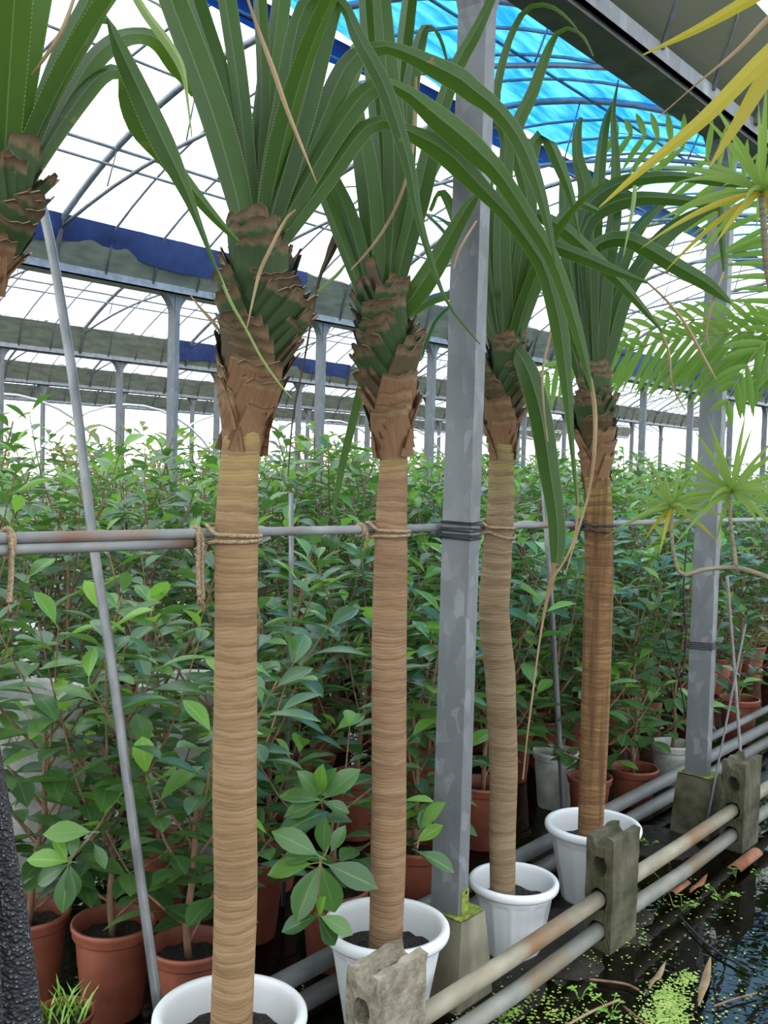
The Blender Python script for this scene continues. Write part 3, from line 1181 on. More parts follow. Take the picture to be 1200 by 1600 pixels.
for rows, kw in (
    ([(12, 305, 26), (18, 230, 48), (28, 140, 56), (44, 50, 54), (62, -30, 46), (80, -110, 36)], dict(tilt=.15)),
    ([(-5, 300, 26), (0, 200, 34), (6, 100, 26), (8, -20, 22)], dict(d_end=.1)),
    ([(22, 300, 22), (58, 190, 30), (98, 85, 33), (135, 15, 32), (165, -50, 28)], dict(tilt=.4, d_end=.05)),
    ([(24, 300, 20), (66, 185, 26), (112, 95, 26), (148, 42, 18), (156, 28, 14), (166, 30, 16), (190, 85, 28), (220, 150, 36), (255, 225, 38), (284, 285, 24), (305, 335, 13), (330, 400, 6), (348, 445, 3)], dict(tilt=.2, d_end=.12)),
    ([(26, 305, 22), (90, 190, 30), (140, 105, 32), (180, 66, 30), (215, 56, 26), (245, 66, 30), (272, 100, 28), (290, 128, 14), (300, 150, 4)], dict(tilt=.35, d_end=.35)),
    ([(28, 308, 20), (84, 215, 28), (130, 150, 30), (158, 120, 26), (180, 112, 24), (192, 130, 34), (220, 195, 42), (258, 245, 30), (300, 298, 22), (340, 345, 14), (372, 378, 6)], dict(tilt=.3, d_end=.3)),
    ([(-10, 300, 26), (-40, 200, 40), (-90, 100, 40), (-160, 20, 30), (-240, 0, 10)], dict(tilt=.3)),
    ([(-10, 300, 26), (-60, 230, 40), (-130, 170, 40), (-220, 190, 30), (-290, 280, 6)], dict(tilt=.3, d_end=.1)),
):
    traced_leaf(t0, d0, rows, **kw)
traced_leaf(t0, d0-.06, [(118, -10, 5), (98, 45, 7), (70, 90, 6), (49, 117, 2)], 'dry_leaf', name='dry_leaf_tip')
traced_leaf(t0, d0+.1, [(200, -25, 12), (228, 22, 14), (258, 62, 15), (280, 98, 13), (289, 128, 7), (294, 165, 4), (300, 215, 2)], 'screw_pale', name='leaf')
for az, el in ((2.2, 1.1), (3.4, 1.2), (4.3, 1.15), (5.3, 1.2)):
    arching_leaf(t0, P(2, 330, d0), az, el, 1.1, .062, 1.5)

# --- first full screw pine
t1, d1, ms1 = screw_pine('tall pale tan-trunked screw pine in white pot, two rope tails hanging beside trunk', (360, 1578), .303, .365, .30,
                    [(362, 1590, 66), (368, 1400, 67), (367, 1250, 68), (368, 1100, 67), (368, 1000, 65), (369, 900, 67), (370, 830, 67), (373, 750, 63), (378, 690, 60), (386, 640, 58)], 'bark_tan',
                    [(378, 690), (385, 640), (396, 560), (404, 480), (404, 400)], 1, -3.6, 20, 1.0)
B1 = d1
for rows, kw in (
    ([(388, 385, 26), (368, 290, 44), (338, 185, 50), (304, 90, 48), (262, -20, 42), (230, -100, 30)], dict(tilt=.2)),
    ([(396, 380, 20), (378, 265, 30), (350, 140, 33), (318, 40, 34), (298, -20, 34), (270, -100, 28)], dict(tilt=.3, d_end=.12)),
    ([(402, 380, 20), (388, 260, 26), (374, 130, 29), (358, 20, 30), (345, -60, 28)], dict(tilt=.3, d_end=.05)),
    ([(408, 382, 18), (406, 260, 22), (412, 140, 22), (408, 30, 22), (402, -70, 20)], dict(tilt=.45, d_end=.15)),
    ([(408, 384, 24), (424, 280, 36), (446, 160, 38), (462, 60, 34), (478, 10, 30), (500, -14, 26), (522, -8, 24), (540, 12, 20), (560, 60, 24), (598, 130, 26), (622, 200, 24), (640, 262, 20), (652, 330, 14), (672, 402, 10), (700, 475, 5), (750, 538, 2)], dict(tilt=.15, d_end=-.10)),
    ([(412, 386, 26), (440, 290, 40), (474, 170, 44), (500, 70, 40), (518, 10, 34), (540, -40, 28), (580, -90, 20)], dict(tilt=.2, d_end=-.05)),
    ([(416, 388, 24), (455, 300, 38), (498, 205, 40), (530, 130, 40), (556, 90, 34), (600, 74, 22), (644, 88, 26), (684, 108, 34), (716, 124, 38), (742, 145, 34), (772, 168, 28), (802, 204, 26), (824, 245, 26), (841, 292, 20), (854, 340, 14), (868, 410, 6)], dict(tilt=.25, d_end=.05, d_mid=.05)),
    ([(420, 392, 24), (470, 300, 32), (520, 216, 34), (560, 158, 34), (584, 136, 30), (612, 134, 22), (640, 148, 26), (683, 184, 38), (718, 212, 42), (750, 242, 38), (776, 268, 30), (802, 305, 28), (830, 350, 26), (861, 400, 24), (890, 478, 22), (912, 555, 14), (924, 612, 4)], dict(tilt=.2, d_end=.15)),
    ([(424, 398, 24), (466, 340, 28), (512, 280, 30), (556, 218, 30), (584, 192, 26), (612, 194, 20), (640, 208, 24), (674, 224, 36), (708, 248, 40), (736, 278, 34), (764, 306, 26), (794, 338, 24), (822, 375, 24), (850, 420, 26), (868, 484, 28), (877, 532, 28), (886, 610, 18), (893, 690, 9), (902, 790, 3)], dict(tilt=.2, d_end=.25)),
    ([(414, 388, 24), (444, 310, 36), (486, 236, 38), (520, 176, 36), (550, 110, 30), (560, 70, 22)], dict(tilt=.3, d_end=.25)),
    ([(400, 384, 22), (404, 250, 30), (424, 120, 32), (440, 0, 30), (450, -90, 26)], dict(tilt=.3, d_end=.2)),
    ([(404, 384, 22), (432, 250, 30), (470, 120, 34), (498, 20, 32), (520, -90, 26)], dict(tilt=.35, d_end=.2)),
):
    traced_leaf(t1, B1-.02, rows, **kw)
for rows, m, dd in (
    ([(384, -10, 4), (405, 50, 6), (428, 112, 8), (448, 170, 7), (470, 225, 5), (495, 286, 1.5)], 'dry_leaf', -.2),
    ([(462, 328, 3), (445, 345, 5), (420, 394, 6), (406, 425, 6), (396, 465, 4), (386, 512, 2)], 'dry_leaf', -.12),
    ([(310, 345, 3), (330, 400, 4), (347, 440, 5), (362, 475, 5), (385, 515, 4), (410, 562, 4), (440, 604, 3), (456, 622, 1.5)], 'screw_pale', -.14),
    ([(298, 462, 2), (312, 480, 4), (330, 500, 6), (345, 520, 4)], 'dry_leaf', -.05),
):
    traced_leaf(t1, B1+dd, rows, m, name='dry_leaf_tip', tilt=.2)
for az, el, L in ((.8, 1.2, 1.2), (1.5, 1.3, 1.2), (4.6, 1.35, 1.0), (1.15, 1.25, 1.0)):
    arching_leaf(t1, P(404, 410, B1), az, el, L, .065, 1.3)

# --- second full screw pine
t2, d2, ms2 = screw_pine('tan-trunked screw pine with yellow rings under crown, pot behind pale broken block', (603, 1441), .317, .36, .315,
                    [(603, 1455, 53), (606, 1350, 56), (608, 1250, 54), (608, 1100, 54), (608, 1000, 54), (610, 900, 53), (612, 800, 49), (615, 730, 45), (615, 690, 44)], 'bark_brown',
                    [(615, 700), (612, 640), (606, 570), (602, 500), (602, 470)], 2, 3.4, 17, .92, .12)
B2 = d2
for rows, kw in (
    ([(575, 490, 14), (560, 440, 22), (538, 380, 26), (514, 318, 24), (488, 265, 20), (455, 215, 8)], dict(tilt=.35)),
    ([(582, 490, 16), (566, 410, 26), (548, 345, 28), (530, 300, 24), (505, 255, 18), (470, 235, 6)], dict(tilt=.3, d_end=-.05)),
    ([(590, 495, 18), (586, 420, 34), (580, 330, 40), (570, 250, 38), (560, 195, 26), (556, 150, 20), (548, 100, 10)], dict(tilt=.15)),
    ([(600, 500, 20), (612, 410, 34), (618, 310, 40), (616, 210, 38), (606, 110, 34), (598, 20, 30), (592, -60, 26)], dict(tilt=.2)),
    ([(598, 498, 18), (600, 380, 28), (598, 260, 32), (588, 150, 30), (576, 40, 28), (570, -50, 22)], dict(tilt=.3, d_end=.12)),
    ([(608, 500, 20), (632, 400, 28), (656, 310, 34), (672, 240, 32), (690, 170, 26), (716, 100, 24), (744, 50, 20), (772, -10, 12)], dict(tilt=.3, d_end=-.16)),
    ([(612, 505, 24), (650, 460, 36), (684, 408, 34), (708, 364, 26), (734, 320, 18), (748, 302, 6)], dict(tilt=.25, d_end=-.1)),
    ([(604, 500, 18), (622, 380, 26), (634, 260, 30), (640, 150, 28), (655, 70, 22), (668, 40, 12), (688, 60, 8), (702, 110, 2)], dict(tilt=.3, d_end=.2)),
    ([(604, 500, 18), (616, 380, 26), (624, 260, 30), (628, 120, 28), (640, 0, 24), (650, -60, 20)], dict(tilt=.3, d_end=.3)),
    ([(612, 500, 14), (640, 490, 14), (672, 470, 16), (704, 462, 14), (740, 470, 10), (770, 520, 4)], dict(tilt=.3, d_end=.66)),
    ([(612, 505, 12), (650, 560, 10), (662, 540, 10), (680, 500, 9), (705, 478, 6), (730, 470, 3)], dict(tilt=.3, d_end=.62)),
    ([(592, 500, 12), (575, 560, 14), (562, 615, 14), (546, 680, 13), (532, 740, 11), (521, 808, 4)], dict(tilt=.3, d_end=.05, d_mid=.12)),
):
    traced_leaf(t2, B2-.01, rows, **kw)
for rows, m, dd in (
    ([(650, 120, 4), (648, 180, 6), (642, 250, 6), (625, 308, 5), (601, 357, 5), (573, 395, 4), (548, 422, 2)], 'dry_leaf', -.16),
    ([(535, 355, 4), (524, 375, 16), (512, 405, 10), (500, 432, 5), (490, 480, 4), (476, 560, 3), (458, 650, 3), (450, 745, 2)], 'dead_dark', .1),
    ([(745, 345, 3), (728, 372, 4), (716, 395, 4), (709, 420, 2)], 'dry_leaf', -.35),
    ([(545, 405, 3), (528, 428, 5), (505, 448, 5), (490, 462, 3)], 'screw_pale', .1),
):
    traced_leaf(t2, B2+dd, rows, m, name='dry_leaf_tip', tilt=.2)
for az, el, L in ((.8, 1.2, 1.2), (1.6, 1.25, 1.1), (0.1, 1.3, 1.1)):
    arching_leaf(t2, P(604, 510, B2), az, el, L, .062, 1.4)

# --- third: crooked trunk behind the post
t3, d3, ms3 = screw_pine('crooked grey-brown screw pine in the smallest white pot beside steel post', (803, 1372), .27, .30, .275,
                    [(785, 1392, 40), (785, 1300, 42), (787, 1200, 44), (783, 1100, 46), (781, 1050, 47), (775, 1000, 48), (772, 950, 47), (775, 900, 47), (778, 850, 45), (782, 800, 43), (783, 750, 41), (784, 695, 41)], 'bark_grey',
                    [(784, 705), (785, 650), (788, 600), (792, 555)], 3, -3.0, 13, .80, .2)
B3 = d3
for rows, kw in (
    ([(785, 560, 16), (776, 480, 30), (768, 400, 30), (762, 320, 26), (752, 240, 20)], dict(tilt=.3)),
    ([(790, 560, 16), (788, 480, 28), (784, 400, 28), (786, 310, 26), (792, 220, 22), (774, 165, 16), (790, 80, 12), (812, 28, 10), (832, 9, 8), (858, 9, 7), (882, 24, 5), (902, 46, 2)], dict(tilt=.35, d_end=-.3)),
    ([(795, 560, 16), (806, 470, 28), (818, 390, 28), (826, 310, 26), (805, 215, 24), (832, 145, 20), (856, 80, 14), (870, 52, 8), (890, 44, 6), (912, 58, 5), (927, 88, 2)], dict(tilt=.3, d_end=-.25)),
    ([(798, 560, 16), (822, 480, 26), (848, 410, 26), (874, 350, 22), (900, 320, 16), (935, 330, 8)], dict(tilt=.3, d_end=.1)),
    ([(780, 560, 14), (760, 480, 24), (738, 410, 24), (716, 350, 20), (690, 300, 12), (672, 330, 6)], dict(tilt=.3, d_end=.05)),
    ([(790, 550, 12), (797, 540, 18), (806, 545, 22), (826, 585, 34), (844, 648, 36), (858, 735, 33), (868, 800, 28), (871, 850, 26), (868, 888, 14)], dict(tilt=.15, d_end=-.25)),
    ([(795, 555, 14), (812, 440, 20), (830, 340, 22), (836, 335, 22), (883, 361, 24), (931, 405, 22), (978, 452, 16), (1020, 500, 8), (1036, 520, 2)], dict(tilt=.3, d_end=-.1)),
    ([(797, 555, 14), (818, 470, 20), (838, 405, 20), (856, 385, 22), (915, 404, 22), (962, 424, 16), (1012, 442, 4)], dict(tilt=.3, d_end=-.2)),
    ([(790, 560, 14), (798, 420, 22), (822, 300, 22), (835, 225, 22), (852, 214, 22), (870, 250, 20), (890, 300, 14), (899, 340, 8), (905, 368, 2)], dict(tilt=.25, d_end=-.1)),
):
    traced_leaf(t3, B3-.01, rows, **kw)
for rows, m, dd in (
    ([(868, 880, 12), (863, 905, 9), (852, 950, 5), (842, 1010, 3), (833, 1080, 3), (824, 1150, 2.5), (817, 1218, 2)], 'dry_leaf', -.26),
    ([(872, 470, 4), (858, 530, 4), (848, 580, 4), (850, 640, 3), (856, 690, 2)], 'dry_leaf', -.3),
):
    traced_leaf(t3, B3+dd, rows, m, name='dry_leaf_tip', tilt=.2)
for az, el, L in ((1.2, 1.2, 1.1), (1.7, 1.25, 1.1), (4.4, 1.3, .8)):
    arching_leaf(t3, P(792, 580, B3), az, el, L, .055, 1.5)

# --- fourth: rust-stained trunk
t4, d4, ms4 = screw_pine('rust-stained dark-trunked screw pine tied with dark cord, pot behind mossy block', (927, 1285), .275, .36, .295,
                    [(922, 1302, 39), (926, 1220, 42), (930, 1120, 44), (933, 1000, 44), (936, 900, 44), (935, 800, 44), (932, 745, 41)], 'bark_stained',
                    [(932, 752), (930, 700), (929, 650), (928, 600)], 4, -3.0, 14, .86, .18)
B4 = d4
for rows, kw in (
    ([(915, 615, 14), (896, 540, 26), (874, 470, 26), (850, 415, 20), (826, 375, 8)], dict(tilt=.3)),
    ([(920, 610, 16), (908, 520, 30), (896, 440, 32), (888, 370, 28), (882, 300, 18), (880, 250, 6)], dict(tilt=.2)),
    ([(925, 610, 16), (920, 520, 30), (916, 430, 32), (912, 350, 28), (916, 297, 26), (903, 247, 18), (902, 205, 14), (908, 184, 6)], dict(tilt=.2)),
    ([(930, 610, 16), (938, 520, 28), (946, 430, 28), (960, 340, 22), (962, 250, 14), (958, 180, 8), (966, 125, 2)], dict(tilt=.3)),
    ([(934, 608, 16), (952, 540, 28), (972, 470, 30), (1000, 420, 30), (1040, 368, 28), (1089, 335, 20), (1120, 325, 6)], dict(tilt=.25)),
    ([(930, 608, 16), (944, 520, 24), (962, 440, 26), (990, 370, 22), (1022, 330, 14), (1050, 312, 4)], dict(tilt=.3, d_end=.15)),
    ([(925, 605, 14), (908, 480, 20), (906, 380, 22), (920, 325, 26), (950, 298, 28), (994, 281, 22), (1057, 276, 16), (1121, 285, 12), (1165, 292, 4)], dict(tilt=.3, d_end=-.1)),
    ([(925, 605, 14), (915, 480, 20), (908, 400, 22), (922, 345, 26), (962, 318, 28), (1010, 310, 22), (1089, 316, 16), (1125, 325, 12), (1126, 350, 12), (1130, 400, 8), (1131, 425, 3)], dict(tilt=.3, d_end=-.15)),
    ([(928, 605, 14), (925, 480, 22), (926, 400, 24), (945, 378, 26), (978, 374, 26), (1010, 388, 28), (1060, 418, 26), (1105, 444, 22), (1135, 468, 10), (1142, 474, 2)], dict(tilt=.2, d_end=-.25)),
    ([(928, 605, 14), (936, 480, 20), (930, 380, 22), (935, 290, 20), (945, 200, 14), (958, 160, 6)], dict(tilt=.3, d_end=.2)),
):
    traced_leaf(t4, B4-.01, rows, **kw)
for rows, m, dd in (
    ([(918, 580, 5), (924, 600, 7), (930, 650, 7), (928, 715, 6), (920, 770, 4), (909, 810, 4), (885, 892, 2)], 'dry_leaf', -.22),
    ([(886, 612, 8), (892, 680, 7), (898, 740, 6), (902, 790, 5), (898, 840, 4), (880, 880, 3), (862, 905, 2)], 'dry_leaf', -.8),
    ([(1131, 425, 3), (1118, 460, 4), (1106, 500, 4), (1104, 530, 3), (1111, 547, 1.5)], 'dry_leaf', -.2),
    ([(1010, 440, 3), (1040, 468, 4), (1070, 505, 5), (1095, 550, 5), (1120, 595, 2)], 'dry_leaf', -.25),
    ([(1025, 500, 3), (1045, 550, 4), (1050, 600, 3), (1070, 640, 2)], 'dry_leaf', -.25),
    ([(992, 290, 6), (990, 315, 7), (985, 345, 5), (978, 380, 3), (974, 400, 1.5)], 'screw_pale', -.3),
):
    traced_leaf(t4, B4+dd, rows, m, name='dry_leaf_tip', tilt=.2)
for az, el, L in ((.8, 1.2, 1.0), (1.6, 1.25, 1.0), (2.6, 1.2, 1.0)):
    arching_leaf(t4, P(928, 620, B4), az, el, L, .055, 1.5)

# ropes round the trunks
for t, d, x, y, rpx, kw in (
    (t0, d0, -22, 840, 34, dict(label='jute rope at left end of the rail, its tail hanging free', tails=1, tail_x=1, tail_len=.125, low=.0225, knot_x=on_y(9, 845, RAIL_Y).x)),
    (t1, d1, 369, 830, 34, dict(label='jute rope round the tallest tan trunk, two tails hanging', tails=2, tail_len=.15)),
    (t2, d2, 612, 818, 26, dict(label='jute rope with loose knot round the trunk above broken block', tails=1, tail_len=.03)),
    (t3, d3, 780, 818, 23, dict(label='slack jute rope round the crooked trunk beside steel post', sag=.02)),
    (t4, d4, 935, 813, 22, dict(label='dark cord round the rust-stained trunk', mat='black_rope', sag=.012, tails=1, tail_len=.03)),
):
    q = spline(TRUNKS[t.name], 400)           # where this trunk stands at the height of the rail
    row = q[int(np.argmin(np.abs(q[:, 2]-rail_z(q[200][0]))))]
    rope_tie(row[0], row[1], rail_z(row[0]), row[3]*1.02, **kw)
mb = MB()
for k, z in enumerate((.0225, .0165, .004, -.003, -.0155, -.021, -.0265)):
    j = .0015*((k*7) % 3-1)
    back = .105 if k in (1, 4) else .053      # two turns take in the rail, over and under it
    mb.tube([(-.028, -.053, z+j), (.028, -.053, z-j), (.028, .053, z), (.006, back, z), (-.006, back, z), (-.028, .053, z), (-.028, -.053, z+j)], .0028, 5)
tag(add('wire_tie', mb.mesh('wire_tie', 'black', False), None, (POST0_X, POST_Y, rail_z(POST0_X))), 'black wire wound round the broad post and rail', 'wire')
mb = MB()
for k in range(4):
    z = -.009*k
    mb.tube([(-.028, -.053, z), (.028, -.053, z+.006), (.028, .053, z), (-.028, .053, z-.006), (-.028, -.053, z)], .003, 5)
mb.tube([(.02, -.053, 0), (.05, -.08, -.03), (.075, -.07, -.05), (.05, -.06, -.06), (.03, -.055, -.03)], .003, 5)
wz = on_y(1105, 1008, POST_Y-.05).z
tag(add('cord_tie', mb.mesh('cord_tie', 'black', False), None, (P2X, POST_Y, wz)), 'black cord tied low round the mossy footing post', 'cord')
for rows, lab in (
    (((1090, 800), (1075, 840), (1068, 930), (1072, 1000), (1066, 1060)), 'black cable hanging left of mossy footing post, inner one'),
    (((1096, 800), (1090, 860), (1086, 940), (1094, 990), (1090, 1040)), 'black cable hanging closest along the mossy footing post'),
    (((1065, 890), (1045, 960), (1040, 1000), (1060, 1060), (1072, 1120)), 'black cable swinging out below the dragon tree branch'),
):
    pts = [Vector(p) for p in spline([tuple(on_y(x, y, 1.80)) for x, y in rows], 18)]
    pipe_thing('hanging_cable', pts, .0035, 'black', lab, 'cable', n=5)

# ------------------------------------------------------------------ concrete blocks and heating pipes
BLK_T, BLK_L, BLK_H = .10, .19, .39


def block_mesh(name, mat, seed, tilt=0.0):
    """hollow block on end: profile in y,z with cores, run along x"""
    r = random.Random(seed)
    bm = bmesh.new()
    T, H = BLK_T, BLK_H
    outer = [(0, 0), (T, 0), (T, H-.004)]
    for i in range(0, 9):
        a = math.pi*i/8
        outer.append((T*.5+.027*math.cos(a), H-.038*math.sin(a)+r.uniform(-.002, .002)))
    outer.append((0, H-.004))
    loops = [outer]
    for zc, ry, rz in ((.29, .026, .034), (.18, .031, .036), (.075, .031, .034)):
        loops.append([(T*.5+ry*math.cos(2*math.pi*i/18)*abs(math.cos(2*math.pi*i/18))**-.25 if abs(math.cos(2*math.pi*i/18)) > .01 else T*.5,
                       zc+rz*math.sin(2*math.pi*i/18)) for i in range(18)])
    edges = []
    for lp in loops:
        vs = [bm.verts.new((0, y, z)) for y, z in lp]
        edges += [bm.edges.new((vs[i], vs[(i+1) % len(vs)])) for i in range(len(vs))]
    bmesh.ops.triangle_fill(bm, use_beauty=True, edges=edges)
    res = bmesh.ops.extrude_face_region(bm, geom=bm.faces[:])
    vs = [e for e in res['geom'] if isinstance(e, bmesh.types.BMVert)]
    bmesh.ops.translate(bm, vec=(BLK_L, 0, 0), verts=vs)
    # cut along x so the edges can be chipped
    for k in range(1, 8):
        bmesh.ops.bisect_plane(bm, geom=bm.verts[:]+bm.edges[:]+bm.faces[:], plane_co=(BLK_L*k/8, 0, 0), plane_no=(1, 0, 0))
    for k in range(1, 12):
        bmesh.ops.bisect_plane(bm, geom=bm.verts[:]+bm.edges[:]+bm.faces[:], plane_co=(0, 0, BLK_H*k/12), plane_no=(0, 0, 1))
    for v in bm.verts:
        e = .0028 if v.co.z > H-.06 else .0018
        v.co += Vector((r.uniform(-e, e), r.uniform(-e, e)*.8, r.uniform(-e, e)*1.6))
    bmesh.ops.recalc_face_normals(bm, faces=bm.faces)
    me = bpy.data.meshes.new(name)
    bm.to_mesh(me)
    bm.free()
    me.materials.append(M[mat])
    return me


BLK_Y, BLK_Z = 1.45, -0.005
b2 = on_y(960, 1312, BLK_Y)
b1 = on_y(592, 1514, BLK_Y)
XB1, XB2 = b1.x, b2.x
XB3 = XB2+(XB2-XB1)
for x, m, s, lab in ((XB1, 'concrete', 1, 'pale crumbling hollow concrete block on end before the second white pot'),
                     (XB2, 'concrete_moss', 2, 'dark mossy hollow concrete block on end before the large far white pot'),
                     (XB3, 'concrete_moss', 3, 'green mossy concrete block on end beside the second post footing')):
    o = add('concrete_block', block_mesh('concrete_block', m, s), None, (x, BLK_Y, BLK_Z))
    tag(o, lab, 'concrete block')
PZ1, PZ2 = BLK_Z+.18, BLK_Z+.075
for xa, xb, lab in ((XB1+.12, XB2+.10, 'between pale block and dark mossy block'), (XB2+.10, XB3+.10, 'between dark mossy block and green mossy block'), (XB3+.10, XB3+1.9, 'beyond the green mossy block')):
    pipe_thing('heating_pipe', [(xa, BLK_Y+.05, PZ1), ((xa+xb)/2, BLK_Y+.05, PZ1-.004), (xb-.004, BLK_Y+.05, PZ1)], .0265, 'heat_pipe', 'upper rust-flecked heating pipe '+lab, 'pipe', n=20)
    pipe_thing('heating_pipe', [(xa, BLK_Y+.048, PZ2), ((xa+xb)/2, BLK_Y+.04, PZ2-.004), (xb-.004, BLK_Y+.048, PZ2)], .0265, 'heat_pipe_grey', 'lower grey heating pipe '+lab, 'pipe', n=20)
for y, z, lab in ((1.935, .135, 'upper dull grey pipe of pair behind white pots'), (1.925, .05, 'lower dull grey pipe of pair behind white pots')):
    pipe_thing('back_pipe', [(-.3, y, z), (3, y+.01, z-.004), (8, y, z)], .029, 'back_pipe', lab, 'pipe', n=16)
q1, q2 = on_y(1105, 1155, 1.95), on_y(1210, 1102, 1.95)
pipe_thing('raised_pipe', [q1, q2+(q2-q1)*.8], .02, 'back_pipe', 'short raised grey pipe running past the mossy footing post')

# ------------------------------------------------------------------ black shade net hanging at the left edge
nc = P(-92, 1300, 1.35)
v, f, uv = [], [], []
nz, na = 60, 120
NT_TOP = 1.30
for j in range(nz+1):
    s = j/nz
    z = NT_TOP*(1-s)
    for i in range(na):
        a = 2*math.pi*i/na
        r = .04+.100*min(1, s*1.25)**.8+.018*s
        fold = .009+.018*s
        r += fold*math.sin(a*7+s*2.0)+fold*.6*math.sin(a*12-s*3+1)
        v.append((nc.x+r*math.cos(a)+.02*math.sin(s*5), nc.y+r*math.sin(a), z))
        uv.append((i/na*.9, s*1.4))
for j in range(nz):
    for i in range(na):
        i2 = (i+1) % na
        f.append((j*na+i, j*na+i2, (j+1)*na+i2, (j+1)*na+i))
o = add('shade_net', mk_mesh('shade_net', local(v, (nc.x, nc.y, 0)), f, 'net', uv), None, (nc.x, nc.y, 0))
tag(o, 'bunched black knitted shade net hanging to the ground', 'net')


# ------------------------------------------------------------------ fig plants
def fig_leaf(name, mat, L, W, fold, bend, seg=6):
    v, f, uv = [], [], []
    v += [(-.0012, -L*.22, 0), (0, -L*.22, .001), (.0012, -L*.22, 0)]
    uv += [(.45, 0), (.5, 0), (.55, 0)]
    for j in range(seg+1):
        t = j/seg
        ww = W*.5*(math.sin(math.pi*min(1, t**1.25*.97+.03))**.85) if j < seg else .0006
        if j == 0:
            ww = .002
        z = -bend*L*t*t
        y = L*t
        v += [(-ww, y, z+fold*ww), (0, y, z), (ww, y, z+fold*ww)]
        uv += [(0, t), (.5, t), (1, t)]
    for j in range(seg+1):
        f += [(j*3, j*3+1, j*3+4, j*3+3), (j*3+1, j*3+2, j*3+5, j*3+4)]
    return v, f, uv


LEAF_SHAPES = [(.118, .060, .35, .16), (.108, .054, .5, .05), (.132, .058, .25, .26), (.092, .050, .4, .10)]
FIG_LEAVES = [mk_mesh('fig_leaf', *[q for q in (lambda r: (r[0], r[1]))(fig_leaf('l', None, *s))], 'fig_leaf', fig_leaf('l', None, *s)[2]) for s in LEAF_SHAPES]
FIG_YOUNG = [mk_mesh('young_leaf', *[q for q in (lambda r: (r[0], r[1]))(fig_leaf('l', None, *s))], 'fig_young', fig_leaf('l', None, *s)[2]) for s in LEAF_SHAPES]


def frame(ydir, up, pos, sc):
    y = ydir.normalized()
    z = (up-y*up.dot(y))
    if z.length < 1e-4:
        z = Vector((1, 0, 0)) - y*y.x
    z.normalize()
    x = y.cross(z)
    return Matrix.Translation(pos) @ Matrix((x, y, z)).transposed().to_4x4() @ Matrix.Diagonal((sc, sc, sc, 1))


def fig_layout(seed, H, z_soil, spread=.30, nb=11, per=13):
    """stem path, branch paths, leaves (matrix, shape, young)"""
    r = random.Random(seed)
    stem = [Vector((0, 0, z_soil-.02))]
    top = Vector((r.uniform(-.06, .06), r.uniform(-.06, .06), H*.62))
    for k in range(1, 6):
        s = k/5
        stem.append(Vector((top.x*s+r.uniform(-.012, .012), top.y*s+r.uniform(-.012, .012), z_soil+(top.z-z_soil)*s)))
    branches, leaves = [], []
    for b in range(nb):
        s = .06+.94*(b+.5)/nb
        i = min(4, int(s*5))
        base = stem[i].lerp(stem[i+1], s*5-i)
        az = b*2.4+r.uniform(-.4, .4)
        Lb = (H-base.z)*r.uniform(.55, .95)*(.75 if s < .5 else 1.0)
        Lb = max(.22, min(.62, Lb))
        out = spread*r.uniform(.65, 1.15)
        e1 = Vector((math.cos(az)*out*.6, math.sin(az)*out*.6, Lb*(.40 if s > .4 else .22)))
        e2 = Vector((math.cos(az)*out, math.sin(az)*out, Lb*(.92 if s > .4 else .5)))
        q = [Vector(p) for p in spline([tuple(base), tuple(base+e1), tuple(base+e2)], 9)]
        branches.append(q)
        for k in range(per):
            t = .18+.82*(k/(per-1))
            fi = t*8
            i0 = min(7, int(fi))
            p = q[i0].lerp(q[i0+1], fi-i0)
            tang = (q[i0+1]-q[i0]).normalized()
            a = k*2.39996+az
            side = Vector((math.cos(a), math.sin(a), 0))
            lift = .15+.75*max(0, t-.6)/.4+r.uniform(-.25, .25)
            yd = (side+tang*lift+Vector((0, 0, -.10))).normalized()
            young = t > .93 and r.random() < .75
            sc = r.uniform(.88, 1.26)*(.8 if t > .95 else 1.0)
            up = Vector((r.uniform(-.25, .25), r.uniform(-.25, .25), 1))
            if lift > .8:
                up = side*-1+Vector((0, 0, .4))
            leaves.append((frame(yd, up, p+yd*.02*sc, sc), r.randrange(4), young))
    return stem, branches, leaves


FP_T = pot_meshes(.24, .27, 'terracotta')
FP_W = pot_meshes(.22, .27, 'oldwhite')


def fig_plant(x, y, H, seed, label, group, individual=True, pot='terracotta', z=0.0, spread=.30, nb=11, per=13, potscale=1.0, extra=()):
    rz = RNG.uniform(0, 6.28)
    t = thing('potted_fig', label, 'potted plant', (x, y, z), group)
    ms = FP_T if pot == 'terracotta' else FP_W
    b = put_pot(t, ms)
    if potscale != 1.0:
        for c in t.children:
            c.scale = (potscale,)*3
    stem, br, lv = fig_layout(seed, H, ms[3]*potscale, spread, nb, per)
    m = len(stem)
    add('stem', mk_mesh('stem', *tube(stem, [.011-.005*i/(m-1) for i in range(m)], 8), 'fig_bark'), t)
    for q in br:
        n = len(q)
        add('branch', mk_mesh('branch', *tube(q, [.005-.003*i/(n-1) for i in range(n)], 5), 'fig_bark'), t)
    for mat, s, yg in lv:
        o = bpy.data.objects.new('leaf', (FIG_YOUNG if yg else FIG_LEAVES)[s])
        COL.objects.link(o)
        o.parent = t
        o.matrix_basis = mat
    return t


